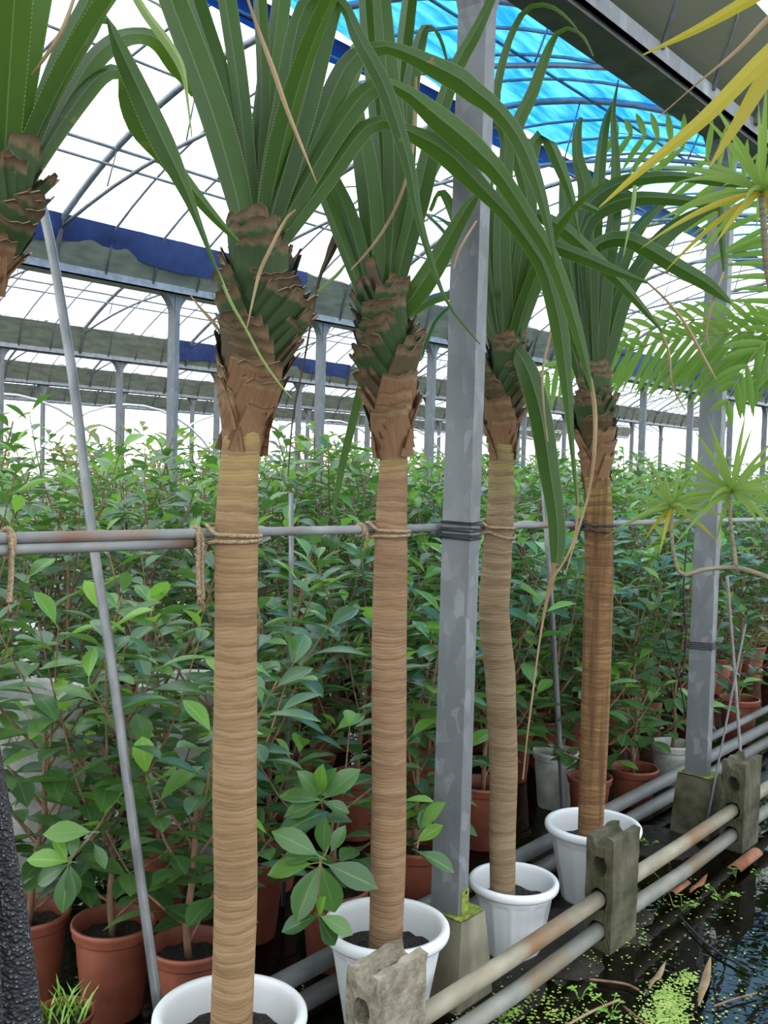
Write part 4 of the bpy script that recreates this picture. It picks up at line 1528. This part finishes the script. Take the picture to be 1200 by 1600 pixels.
def joined_layout(seed, H, z_soil, spread, nb, per, leafmat='fig_leaf', youngmat='fig_young', lscale=1.0):
    stem, br, lv = fig_layout(seed, H, z_soil, spread, nb, per)
    mb = MB()
    m = len(stem)
    mb.tube(stem, [.011-.005*i/(m-1) for i in range(m)], 6)
    for q in br:
        mb.tube(q[::2], .004, 4)
    wood = mb.mesh('stem', 'fig_bark')
    out = [wood]
    r = random.Random(seed)
    for want, mat in ((False, leafmat), (True, youngmat)):
        mb = MB()
        rn = []
        for mt, s, yg in lv:
            if yg != want:
                continue
            v, f, uv = fig_leaf('l', None, *LEAF_SHAPES[s], seg=4)
            mb.put([mt @ (Vector(p)*lscale) for p in v], f, uv)
            rn += [r.random()]*len(v)
        me = mb.mesh('foliage', mat)
        a = me.attributes.new('rnd', 'FLOAT', 'POINT')
        a.data.foreach_set('value', np.asarray(rn, dtype=np.float32))
        out.append(me)
    return out


TEMPL = [joined_layout(900+i, 1.62+.06*i, FP_T[3], .29, 13, 14) for i in range(6)]


def fig_far(x, y, k, label, group, pot=True, scale=1.0):
    t = thing('potted_fig', label, 'potted plant', (x, y, 0), group, RNG.uniform(0, 6.28))
    if pot:
        b = add('pot', FP_T[0], t)
        add('rim', FP_T[1], b)
        add('soil', FP_T[2], t)
    w_, a, b = TEMPL[k % 6]
    o = add('stem', w_, t)
    o.scale = (scale,)*3
    for me, nm in ((a, 'foliage'), (b, 'young_foliage')):
        o = add(nm, me, t, kind='stuff')
        o.scale = (scale,)*3
    return t


# pots the photograph shows one by one: rim centre, rim height, kind, plant height
SHOWN = [
    ((178, 1437), .27, 'terracotta', 1.28, 'fig in terracotta pot with dry fallen leaf on its soil', 1.0),
    ((296, 1470), .26, 'terracotta', 1.18, 'fig with bare slim stem in terracotta pot behind tallest tan trunk', .95),
    ((85, 1432), .27, 'terracotta', 1.30, 'fig in terracotta pot half behind black shade net', 1.0),
    ((392, 1338), .27, 'terracotta', 1.25, 'fig in terracotta pot right behind tallest tan trunk', 1.05),
    ((522, 1386), .25, 'terracotta', .80, 'low fig in terracotta pot behind second white pot, leaves over rim', .95),
    ((650, 1322), .27, 'terracotta', 1.25, 'fig in terracotta pot seen between second trunk and broad post', 1.05),
    ((755, 1222), .27, 'terracotta', 1.5, 'fig in terracotta pot beside crooked trunk', 1.0),
    ((868, 1172), .27, 'oldwhite', 1.6, 'fig in stained white pot behind grey leaning pipe', 1.0),
    ((921, 1222), .23, 'terracotta', .85, 'small fig in low terracotta pot behind the stained trunk', .85),
    ((991, 1196), .27, 'terracotta', 1.58, 'fig in terracotta pot next to stained white pot by mossy footing', .98),
    ((1050, 1160), .27, 'oldwhite', 1.55, 'fig in stained white pot beside mossy footing post', 1.0),
    ((1155, 1090), .27, 'terracotta', 1.6, 'fig in terracotta pot behind the grey upright rod', 1.0),
]
placed = []
for i, ((px, py), rz_, kind, H, lab, ps) in enumerate(SHOWN):
    p = on_z(px, py, rz_*ps/.98 if ps < .9 else rz_)
    sink = 0.0
    if p.y < 2.09:
        q = on_y(px, py, 2.09)
        sink = q.z-p.z
        p = q
    if i == 2:                               # stands clear of its neighbour's rim
        p = Vector((1.54, 2.59, p.z))
    placed.append((p.x, p.y))
    fig_plant(p.x, p.y, H, 40+i, lab, None, True, kind, z=sink, spread=.17 if i == 5 else .30, potscale=ps, nb=(15 if H > 1.45 else 11) if H > 1 else 6, per=13 if H > 1 else 9)



def spray(t, d, branch, leaves, r=.0035):
    b = [P(x, y, dd) for x, y, dd in branch]
    q = [Vector(p) for p in spline([tuple(p) for p in b], 14)]
    add('branch', mk_mesh('branch', *tube(local(q, t.location), [r*1.3-.0016*i/13 for i in range(14)], 6), 'fig_bark'), t)
    rr = random.Random(int(leaves[0][0]))
    for (x0, y0, x1, y1, young) in leaves:
        a, c = P(x0, y0, d), P(x1, y1, d+rr.uniform(-.05, .02))
        sc = (c-a).length/.118
        up = (CAM-a).normalized()*.75+Vector((rr.uniform(-.3, .3), rr.uniform(-.3, .3), .55))
        o = add('leaf', (FIG_YOUNG if young else FIG_LEAVES)[0], t)
        o.matrix_basis = frame(c-a, up, a-t.location, sc)


FIGS = [o for o in COL.objects if o.name.startswith('potted_fig') and o.parent is None]
fa, ff, fi = FIGS[0], FIGS[4], FIGS[5]
spray(ff, 2.60, [(522, 1370, depth(ff.location)-.1), (520, 1310, 2.85), (508, 1335, 2.68), (500, 1345, 2.60)],
      [(495, 1335, 427, 1296, 0), (490, 1340, 437, 1338, 0), (485, 1350, 416, 1362, 0), (506, 1330, 505, 1282, 0), (518, 1330, 538, 1290, 0), (514, 1352, 590, 1384, 0), (498, 1355, 458, 1440, 0), (503, 1355, 525, 1432, 0)])
spray(ff, 2.58, [(500, 1345, 2.60), (498, 1390, 2.59), (497, 1432, 2.58)],
      [(495, 1432, 437, 1453, 0), (499, 1436, 527, 1480, 0), (502, 1432, 553, 1458, 0), (498, 1430, 503, 1403, 1)], .0025)
spray(ff, 2.72, [(521, 1330, 2.9), (508, 1280, 2.8), (502, 1252, 2.72)],
      [(500, 1250, 436, 1238, 0), (498, 1256, 444, 1272, 0), (506, 1254, 548, 1268, 0), (508, 1246, 560, 1200, 0), (502, 1242, 520, 1200, 0), (498, 1243, 470, 1205, 0), (503, 1240, 500, 1198, 1)])
spray(fa, 2.45, [(178, 1260, depth(fa.location)), (155, 1290, 2.58), (128, 1322, 2.5), (108, 1346, 2.45)],
      [(106, 1346, 40, 1338, 1), (104, 1352, 52, 1380, 0), (104, 1342, 84, 1306, 1), (112, 1340, 118, 1300, 0), (110, 1354, 118, 1406, 0), (106, 1356, 98, 1428, 0), (140, 1300, 67, 1300, 0), (148, 1320, 166, 1355, 0)])
spray(fi, 2.86, [(656, 1300, depth(fi.location)-.1), (657, 1295, 2.98), (652, 1325, 2.86)],
      [(654, 1314, 690, 1288, 1), (653, 1330, 672, 1344, 0), (656, 1332, 713, 1358, 0), (657, 1298, 664, 1262, 0), (658, 1294, 690, 1252, 0)])

# tall white tubs half hidden in the figs
TUB_AT, TUB_SHIFT = [], ((0.05, 0.0), (0.05, 0.0))
TUB = pot_meshes(.38, .74, 'oldwhite')
for (x, y, yy, lab) in ((30, 1060, 3.30, 'tall pale tub among figs past the black net'), (275, 1110, 3.05, 'tall pale tub among figs between leaning pipe and tan trunk')):
    c = on_y(x, y, yy)
    t = thing('white_tub', lab, 'tub', (c.x+TUB_SHIFT[len(TUB_AT)][0], yy+TUB_SHIFT[len(TUB_AT)][1], 0))
    TUB_AT.append(t)
    put_pot(t, TUB)
    placed.append((c.x, yy))
    placed.append((c.x+.12, yy))
    placed.append((c.x-.12, yy))

# further rows; the front ones leaf by leaf
idx = 0
for row, (y, H, dx, ind) in enumerate(((2.72, 1.45, .36, True), (3.15, 1.64, .38, True), (3.65, 1.80, .42, True), (4.25, 1.84, .46, False), (4.9, 1.88, .50, False), (5.6, 1.92, .55, False))):
    xa, xb = y/math.tan(math.radians(62.5)), min(14, y/math.tan(math.radians(17.5)))
    n = int((xb-xa)/dx)+1
    for k in range(n):
        x = xa+k*dx+RNG.uniform(-.08, .08)
        yy = y+RNG.uniform(-.08, .08)
        if any((x-a)**2+(yy-b)**2 < .0729 for a, b in placed):
            continue
        placed.append((x, yy))
        idx += 1
        rel = Vector((x, yy, 1.2))-CAM
        u = CX+F_PX*rel.dot(cam_r)/rel.dot(fwd)
        where = 'beyond the black net and leaning pipe'
        for lim, wh in ((240, 'between leaning pipe and tallest tan trunk'), (490, 'between the two tan trunks'), (665, 'between second tan trunk and broad post'), (790, 'past the broad post and crooked trunk'),
                        (915, 'between crooked trunk and stained trunk'), (1030, 'between stained trunk and mossy footing post'), (1140, 'past the mossy footing post')):
            if u > lim-95:
                where = wh
        rown = ('first', 'second', 'third', 'fourth', 'fifth', 'sixth')[row]
        lab = 'broad-leaved fig in %s back row, %s' % (rown, where)
        grp = '%s back row figs %s' % (rown, where)
        d = depth((x, yy, 1))
        if ind and d < 5.2 and u < 1260:
            fig_plant(x, yy, H*RNG.uniform(.92, 1.06)*(1.10 if row > 0 and u < 330 else 1.0), 100+idx, lab, grp, True, spread=.29, nb=12, per=13)
        else:
            fig_far(x, yy, idx, lab, grp, scale=H/1.75*RNG.uniform(.94, 1.06))
# the block of plants under the second and third gutters
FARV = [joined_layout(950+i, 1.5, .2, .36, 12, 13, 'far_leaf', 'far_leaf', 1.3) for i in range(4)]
for row, (y, dx, yellow) in enumerate(((7.9, .75, False), (8.8, .8, False), (10.0, 1.2, True), (11.25, 1.3, True), (13.65, 1.5, True), (16.3, 1.7, True))):
    xa, xb = y/math.tan(math.radians(62)), y/math.tan(math.radians(19))
    for k in range(int((min(xb, 26)-xa)/dx)+1):
        x = xa+k*dx+RNG.uniform(-.15, .15)
        idx += 1
        if not yellow:
            fig_far(x, y+RNG.uniform(-.2, .2), idx, 'distant green fig beyond the navy-curtained gutter', 'distant figs', True, 1.08*RNG.uniform(.9, 1.1))
        else:
            t = thing('distant_shrub', 'distant yellow-green shrub in the far bays', 'shrub', (x, y+RNG.uniform(-.2, .2), 0), 'distant shrubs', RNG.uniform(0, 6.28))
            s = RNG.uniform(1.15, 1.55)
            t.scale = (s*.82, s*.82, s)
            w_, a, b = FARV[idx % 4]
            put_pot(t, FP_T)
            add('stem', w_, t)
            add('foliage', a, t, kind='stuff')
            add('tip_foliage', b, t, kind='stuff')


# ------------------------------------------------------------------ areca palm on the right
def palm_frond(t, rachis, up_len, dn_len, n, mat='palm_leaf', up_dir=(0, 0, 1), w=.026, lean=.55):
    q = [Vector(p) for p in spline([tuple(p) for p in rachis], 40)]
    fr = add('rachis', mk_mesh('rachis', *tube(local(q, t.location), [.006-.0045*i/39 for i in range(40)], 6), 'fig_green_twig'), t)
    r = random.Random(len(t.children))
    for s in (1, -1):
        for k in range(n):
            tt = .10+.88*k/(n-1)
            i = min(38, int(tt*39))
            p = q[i]
            tang = (q[i+1]-q[i]).normalized()
            upv = Vector(up_dir)
            upv = (upv-tang*upv.dot(tang)).normalized()
            L = (up_len if s > 0 else dn_len)*math.sin(math.pi*(.18+.74*tt))*r.uniform(.9, 1.08)
            dirv = (upv*s*(1-lean*.3)+tang*lean+r.uniform(-.12, .12)*tang.cross(upv)+tang.cross(upv)*.25).normalized()
            pts, ws = [], []
            for j in range(9):
                u = j/8
                pts.append(p+dirv*(L*u)+Vector((0, 0, -.16*L*u*u)))
                ws.append(w*max(.08, math.sin(math.pi*(.12+.86*u))**.8))
            v, f, uv = ribbon(pts, ws, .18, None, .3+r.uniform(-.3, .3), t.location)
            add('leaflet', mk_mesh('leaflet', v, f, mat, uv), t)


palm_loc = on_z(1345, 1388, 0.0)
palm = thing('areca_palm', 'bright green feather-leaved palm reaching in before the second post', 'palm', palm_loc)
pd = depth((palm_loc.x, palm_loc.y, 1.5))
put_pot(palm, FP_T)
crown = palm_loc+Vector((0, 0, 1.35))
for k in range(3):
    a = k*2.1
    pts = [palm_loc+Vector((math.cos(a)*.03, math.sin(a)*.03, .2)), palm_loc+Vector((math.cos(a)*.05, math.sin(a)*.05, .8)), crown+Vector((math.cos(a)*.04, math.sin(a)*.04, 0))]
    add('cane', mk_mesh('cane', *tube(local([Vector(p) for p in spline([tuple(p) for p in pts], 12)], palm_loc), .016, 10), 'fig_green_twig'), palm)
palm_frond(palm, [crown, P(1270, 420, pd-.1), P(1200, 315, pd-.15), P(1125, 262, pd-.1), P(1040, 220, pd), P(945, 205, pd+.1)], .30, .36, 34)
palm_frond(palm, [crown, P(1290, 540, pd), P(1210, 520, pd), P(1120, 522, pd+.05), P(1030, 535, pd+.1), P(945, 556, pd+.15), P(905, 580, pd+.2)], .16, .36, 34, lean=.8)
palm_frond(palm, [crown, P(1280, 560, pd+.1), P(1190, 505, pd+.12), P(1080, 500, pd+.15), P(960, 530, pd+.3), P(870, 570, pd+.45), P(815, 625, pd+.5)], .15, .36, 34, lean=.8)
palm_frond(palm, [crown, P(1290, 560, pd-.1), P(1235, 520, pd-.2), P(1190, 540, pd-.25), P(1155, 590, pd-.25), P(1130, 640, pd-.25)], .22, .30, 26, lean=.8)
palm_frond(palm, [crown, P(1300, 430, pd), P(1280, 330, pd), P(1245, 260, pd), P(1195, 220, pd)], .3, .3, 26)


# ------------------------------------------------------------------ dragon tree on the right
def rosette(t, c, n, L, seed, mat='drac_leaf', w=.017, yellow=0, up=.2, droop=.5):
    r = random.Random(seed)
    for k in range(n):
        az = k*2.39996+seed
        el = -0.55+1.75*(k+.5)/n+up*.3
        d = Vector((math.cos(az)*math.cos(el), math.sin(az)*math.cos(el), math.sin(el)))
        ll = L*r.uniform(.75, 1.1)
        pts, ws = [], []
        for j in range(12):
            u = j/11
            pts.append(c+d*(ll*u)+Vector((0, 0, -droop*ll*u*u*(math.cos(el))*.6)))
            ws.append(w*max(.05, (.55+1.6*u if u < .28 else 1-((u-.28)/.72)**1.6)))
        v, f, uv = ribbon(pts, ws, .12, None, r.uniform(-.4, .6), t.location)
        add('leaf', mk_mesh('leaf', v, f, 'yellow_leaf' if k < yellow else mat, uv), t)


dr_base = on_z(1290, 1420, 0.0)
drac = thing('dragon_tree', 'dragon tree with narrow-leaved rosettes on thin curved grey stems', 'dragon tree', dr_base)
dd = 2.75
put_pot(drac, FP_T)
j = P(1235, 915, dd)


def stem(pts, r0, r1, name='stem'):
    q = [Vector(p) for p in spline([tuple(p) for p in pts], 26)]
    add(name, mk_mesh(name, *tube(local(q, dr_base), [r0+(r1-r0)*i/25 for i in range(26)], 8), 'drac_stem'), drac)


stem([dr_base+Vector((0, 0, .2)), P(1285, 1200, dd), j], .015, .011)
stem([j, P(1200, 902, dd), P(1150, 887, dd), P(1100, 890, dd), P(1066, 898, dd), P(1054, 870, dd), P(1049, 830, dd), P(1050, 793, dd)], .0075, .005, 'branch')
stem([P(1150, 887, dd), P(1146, 850, dd), P(1141, 810, dd), P(1143, 770, dd)], .0065, .005, 'branch')
stem([j, P(1260, 700, dd), P(1225, 520, dd-.1), P(1200, 430, dd-.15), P(1194, 360, dd-.18), P(1190, 305, dd-.2)], .012, .0085, 'branch')
rosette(drac, P(1050, 793, dd), 22, .19, 1, w=.012, yellow=3)
rosette(drac, P(1143, 768, dd), 30, .26, 2, w=.014)
rosette(drac, P(1190, 300, dd-.2), 34, .30, 3, w=.017, yellow=7)
# the nearer crown whose yellow leaves hang in at the top right
stem([j, P(1330, 700, 2.4), P(1350, 300, 1.9), P(1310, -60, 1.75)], .012, .009, 'branch')
rosette(drac, P(1310, -60, 1.75), 7, .30, 6, w=.02, yellow=1, up=2.0)
for rows, m, dq in (
    ([(1330, -20, 10), (1262, 30, 26), (1190, 95, 27), (1100, 185, 22), (1000, 268, 12), (936, 324, 2)], 'yellow_leaf', 1.6),
    ([(1330, -40, 10), (1262, 40, 26), (1200, 115, 27), (1160, 180, 20), (1125, 235, 9), (1108, 262, 2)], 'yellow_leaf', 1.7),
    ([(1310, -70, 10), (1240, -40, 18), (1170, 0, 20), (1090, 45, 13), (1004, 86, 2)], 'yellow_leaf', 1.7),
    ([(1300, -50, 6), (1210, 20, 9), (1150, 80, 6), (1090, 130, 3), (1027, 185, 2)], 'dry_leaf', 1.8),
):
    traced_leaf(drac, dq, rows, m, tilt=.25, kk=.1)

# ------------------------------------------------------------------ the low grassy pot at the left
gp = on_z(100, 1580, .14)
g = thing('grassy_pot', 'low terracotta pot full of bright weedy grass beside black net', 'potted plant', (gp.x, gp.y, 0))
msg = pot_meshes(.16, .14, 'terracotta')
put_pot(g, msg)
r = random.Random(5)
for k in range(46):
    a, rr = r.uniform(0, 6.28), .06*math.sqrt(r.random())
    b = Vector((rr*math.cos(a), rr*math.sin(a), .11))
    a2 = r.uniform(0, 6.28)
    L = r.uniform(.05, .12)
    tip = b+Vector((math.cos(a2)*L*.6, math.sin(a2)*L*.6, L*.75))
    mid = b.lerp(tip, .55)+Vector((0, 0, L*.15))
    s = Vector((-math.sin(a2), math.cos(a2), 0))*.003
    add('grass_blade', mk_mesh('grass_blade', [b-s, b+s, mid-s, mid+s, tip], [(0, 1, 3, 2), (2, 3, 4)], 'weed'), g)


# ------------------------------------------------------------------ litter and weeds on the water
def weed(px, py, n, size, label, seed):
    c = on_z(px, py, 0.01)
    t = thing('water_weed', label, 'weed', c)
    r = random.Random(seed)
    for k in range(n):
        a = r.uniform(0, 6.28)
        L = size*r.uniform(.5, 1)
        tip = Vector((math.cos(a)*L, math.sin(a)*L, r.uniform(.01, .04)))
        mb = MB()
        mb.tube([(0, 0, -.01), tip*.6+Vector((0, 0, .006)), tip], .0009, 4)
        add('stalk', mb.mesh('stalk', 'weed'), t)
        for q in range(3):
            aa = a+(q-1)*1.1
            d = Vector((math.cos(aa), math.sin(aa), r.uniform(-.2, .3)))
            s = Vector((-math.sin(aa), math.cos(aa), 0))
            w_ = size*.17
            add('leaf', mk_mesh('leaf', [tip, tip+d*w_+s*w_*.55, tip+d*w_*1.9, tip+d*w_-s*w_*.55], [(0, 1, 2, 3)], 'weed'), t)


for i, (x, y, n, s, lab) in enumerate(((1128, 1404, 9, .055, 'leafy green weed on water beside the rusty shards'), (782, 1592, 7, .05, 'green seedling close under the lower heating pipe'),
                                       (1016, 1322, 6, .040, 'small weed growing at back of dark mossy block'), (1186, 1374, 5, .035, 'small weed below the pipe ends at green mossy block'),
                                       (905, 1560, 7, .05, 'trailing weed beside the duckweed patch'), (955, 1585, 8, .05, 'weed along front edge of the duckweed patch'),
                                       (1066, 1420, 6, .045, 'weed at the water edge under the rusty pipe'), (1150, 1368, 5, .035, 'tiny weed near the upper shard'))):
    weed(x, y, n, s, lab, i)

# duckweed: too many to count
r = random.Random(9)
v, f = [], []
patches = [(1045, 1562, 28, 26, 650), (1035, 1592, 40, 16, 420), (1075, 1528, 14, 10, 160), (830, 1560, 70, 35, 170), (760, 1590, 60, 16, 110), (940, 1500, 60, 30, 50), (985, 1460, 30, 25, 90),
           (1060, 1400, 60, 30, 110), (1130, 1560, 60, 40, 60), (900, 1590, 60, 20, 150), (1100, 1470, 80, 50, 60), (250, 1380, 100, 40, 80)]
for (x, y, sx, sy, n) in patches:
    for k in range(n):
        c = on_z(r.gauss(x, sx*.6), r.gauss(y, sy*.6), .003)
        R = r.uniform(.0022, .0055)
        b = len(v)
        a0 = r.random()
        zz = max(.003, mud_height(c.x, c.y)+.002)+r.uniform(0, .002)
        v += [(c.x+R*math.cos(a0+2*math.pi*i/6), c.y+R*math.sin(a0+2*math.pi*i/6), zz+r.uniform(-.001, .001)) for i in range(6)]
        f.append(tuple(range(b, b+6)))
tag(add('duckweed', mk_mesh('duckweed', v, f, 'duckweed', smooth=False)), 'bright green duckweed floating in patches on dark water', 'duckweed', kind='stuff')


def twig(pts, rad, mat, label):
    q = [on_z(x, y, .012) for x, y in pts]
    pipe_thing('fallen_twig', [Vector(p) for p in spline([tuple(p) for p in q], 10)], rad, mat, label, 'twig', n=6)


twig(((920, 1530), (975, 1537), (998, 1547)), .004, 'fig_bark', 'brown twig floating toward the duckweed patch')
twig(((885, 1602), (930, 1578), (968, 1562)), .004, 'dry_leaf', 'orange-brown reed stalk lying under the heating pipes')
twig(((974, 1572), (994, 1588), (1014, 1603)), .003, 'fig_bark', 'thin dark twig crossing before the duckweed')
twig(((1115, 1572), (1150, 1560), (1182, 1552)), .003, 'fig_bark', 'brown twig touching the long dry leaf')
twig(((1010, 1350), (1040, 1385), (1052, 1415)), .002, 'dry_leaf', 'thin straw leaning off the rusty pipe')
twig(((1060, 1430), (1110, 1480), (1170, 1515)), .004, 'black', 'dark stick half sunk in the water')


def litter(a, b, wd, mat, label, name='fallen_leaf'):
    p, q = on_z(*a, .012), on_z(*b, .02)
    pts = [p.lerp(q, i/9)+Vector((0, 0, .006*math.sin(i*.9))) for i in range(10)]
    ws = [wd*max(.06, math.sin(math.pi*(.06+.9*i/9))) for i in range(10)]
    v, f, uv = ribbon(pts, ws, .15, Vector((0, 0, -1)), .15, p)
    tag(add(name, mk_mesh(name, v, f, mat, uv), None, p), label, 'leaf')


litter((1092, 1572), (1110, 1498), .028, 'dry_leaf', 'long tan dry leaf floating upright-looking on dark water')
litter((1014, 1545), (1040, 1505), .022, 'dry_leaf', 'short curled dry leaf floating by the duckweed patch')
litter((1078, 1395), (1105, 1368), .03, 'shard', 'brown curled leaf lying at the water edge')
litter((150, 1455), (172, 1440), .05, 'dry_leaf', 'pale crumpled leaf near terracotta pot')
# broken orange shards by the green block
for (x, y, lab, s) in ((1165, 1342, 'curved rusty orange shard lying on the mud', .09), (1062, 1382, 'small broken reddish shard in the weeds', .05)):
    c = on_z(x, y, .03)
    v, f = [], []
    for i in range(9):
        a = -1.2+2.4*i/8
        for k, L in enumerate((-1, 1)):
            v.append((L*s*1.4, s*.35*math.sin(a), s*.35*math.cos(a)-.02))
            v.append((L*s*1.4, s*.30*math.sin(a), s*.30*math.cos(a)-.02))
    for i in range(8):
        a, b = i*4, i*4+4
        f += [(a, a+2, b+2, b), (a+1, b+1, b+3, a+3), (a, b, b+1, a+1), (a+2, a+3, b+3, b+2)]
    f += [(0, 1, 3, 2), (32, 34, 35, 33)]
    o = add('pot_shard', mk_mesh('pot_shard', v, f, 'shard'), None, c)
    tag(o, lab, 'shard')


# ------------------------------------------------------------------ fig leaves bend aside where a solid thing stands
from mathutils.bvhtree import BVHTree


def bend_leaves_clear():
    solid = ('post_tube', 'footing', 'trunk', 'leaning_pipe', 'support_stake', 'thin_rod', 'tie_rail', 'lapped_pipe', 'hanging_cable', 'back_pipe', 'raised_pipe')
    obst = []
    for o in COL.objects:
        if o.type != 'MESH':
            continue
        base = o.name.split('.')[0]
        r_ = o
        while r_.parent:
            r_ = r_.parent
        if not (base in solid or r_.name.startswith('white_tub') or (r_.name.startswith('potted_screw_pine') and base in ('pot', 'rim'))):
            continue
        off = Vector((0, 0, 0))
        q = o
        while q:
            off += q.location
            q = q.parent
        vs = [v.co+off for v in o.data.vertices]
        a = np.array(vs)
        if a[:, 1].min() > 4.5:
            continue
        obst.append((BVHTree.FromPolygons(vs, [tuple(p.vertices) for p in o.data.polygons]), a.min(0)-.02, a.max(0)+.02))
    lv = [o for o in COL.objects if o.parent and o.parent.name.startswith('potted_fig') and o.name.split('.')[0] == 'leaf']
    for o in lv:
        pl = np.array(o.parent.location)
        c = np.array(o.matrix_basis.translation)+pl
        near = [t for t, lo, hi in obst if np.all(c > lo-.16) and np.all(c < hi+.16)]
        if not near:
            continue
        fs = [tuple(p.vertices) for p in o.data.polygons]
        cos = [v.co.copy() for v in o.data.vertices]
        m0 = o.matrix_basis.copy()
        foot = m0 @ cos[1]

        def hits(m):
            t = BVHTree.FromPolygons([m @ v+o.parent.location for v in cos], fs)
            return any(t.overlap(n) for n in near)
        if not hits(m0):
            continue
        done = False
        for sc in (1.0, .8):
            for ang in (.4, -.4, .8, -.8, 1.2, -1.2, 1.7, -1.7, 2.3, -2.3, 3.1):
                for ax in ('Z', 'X', 'Y'):
                    m = Matrix.Translation(foot) @ Matrix.Rotation(ang, 4, ax) @ Matrix.Scale(sc, 4) @ Matrix.Translation(-foot) @ m0
                    if not hits(m):
                        o.matrix_basis = m
                        done = True
                        break
                if done:
                    break
            if done:
                break


bend_leaves_clear()
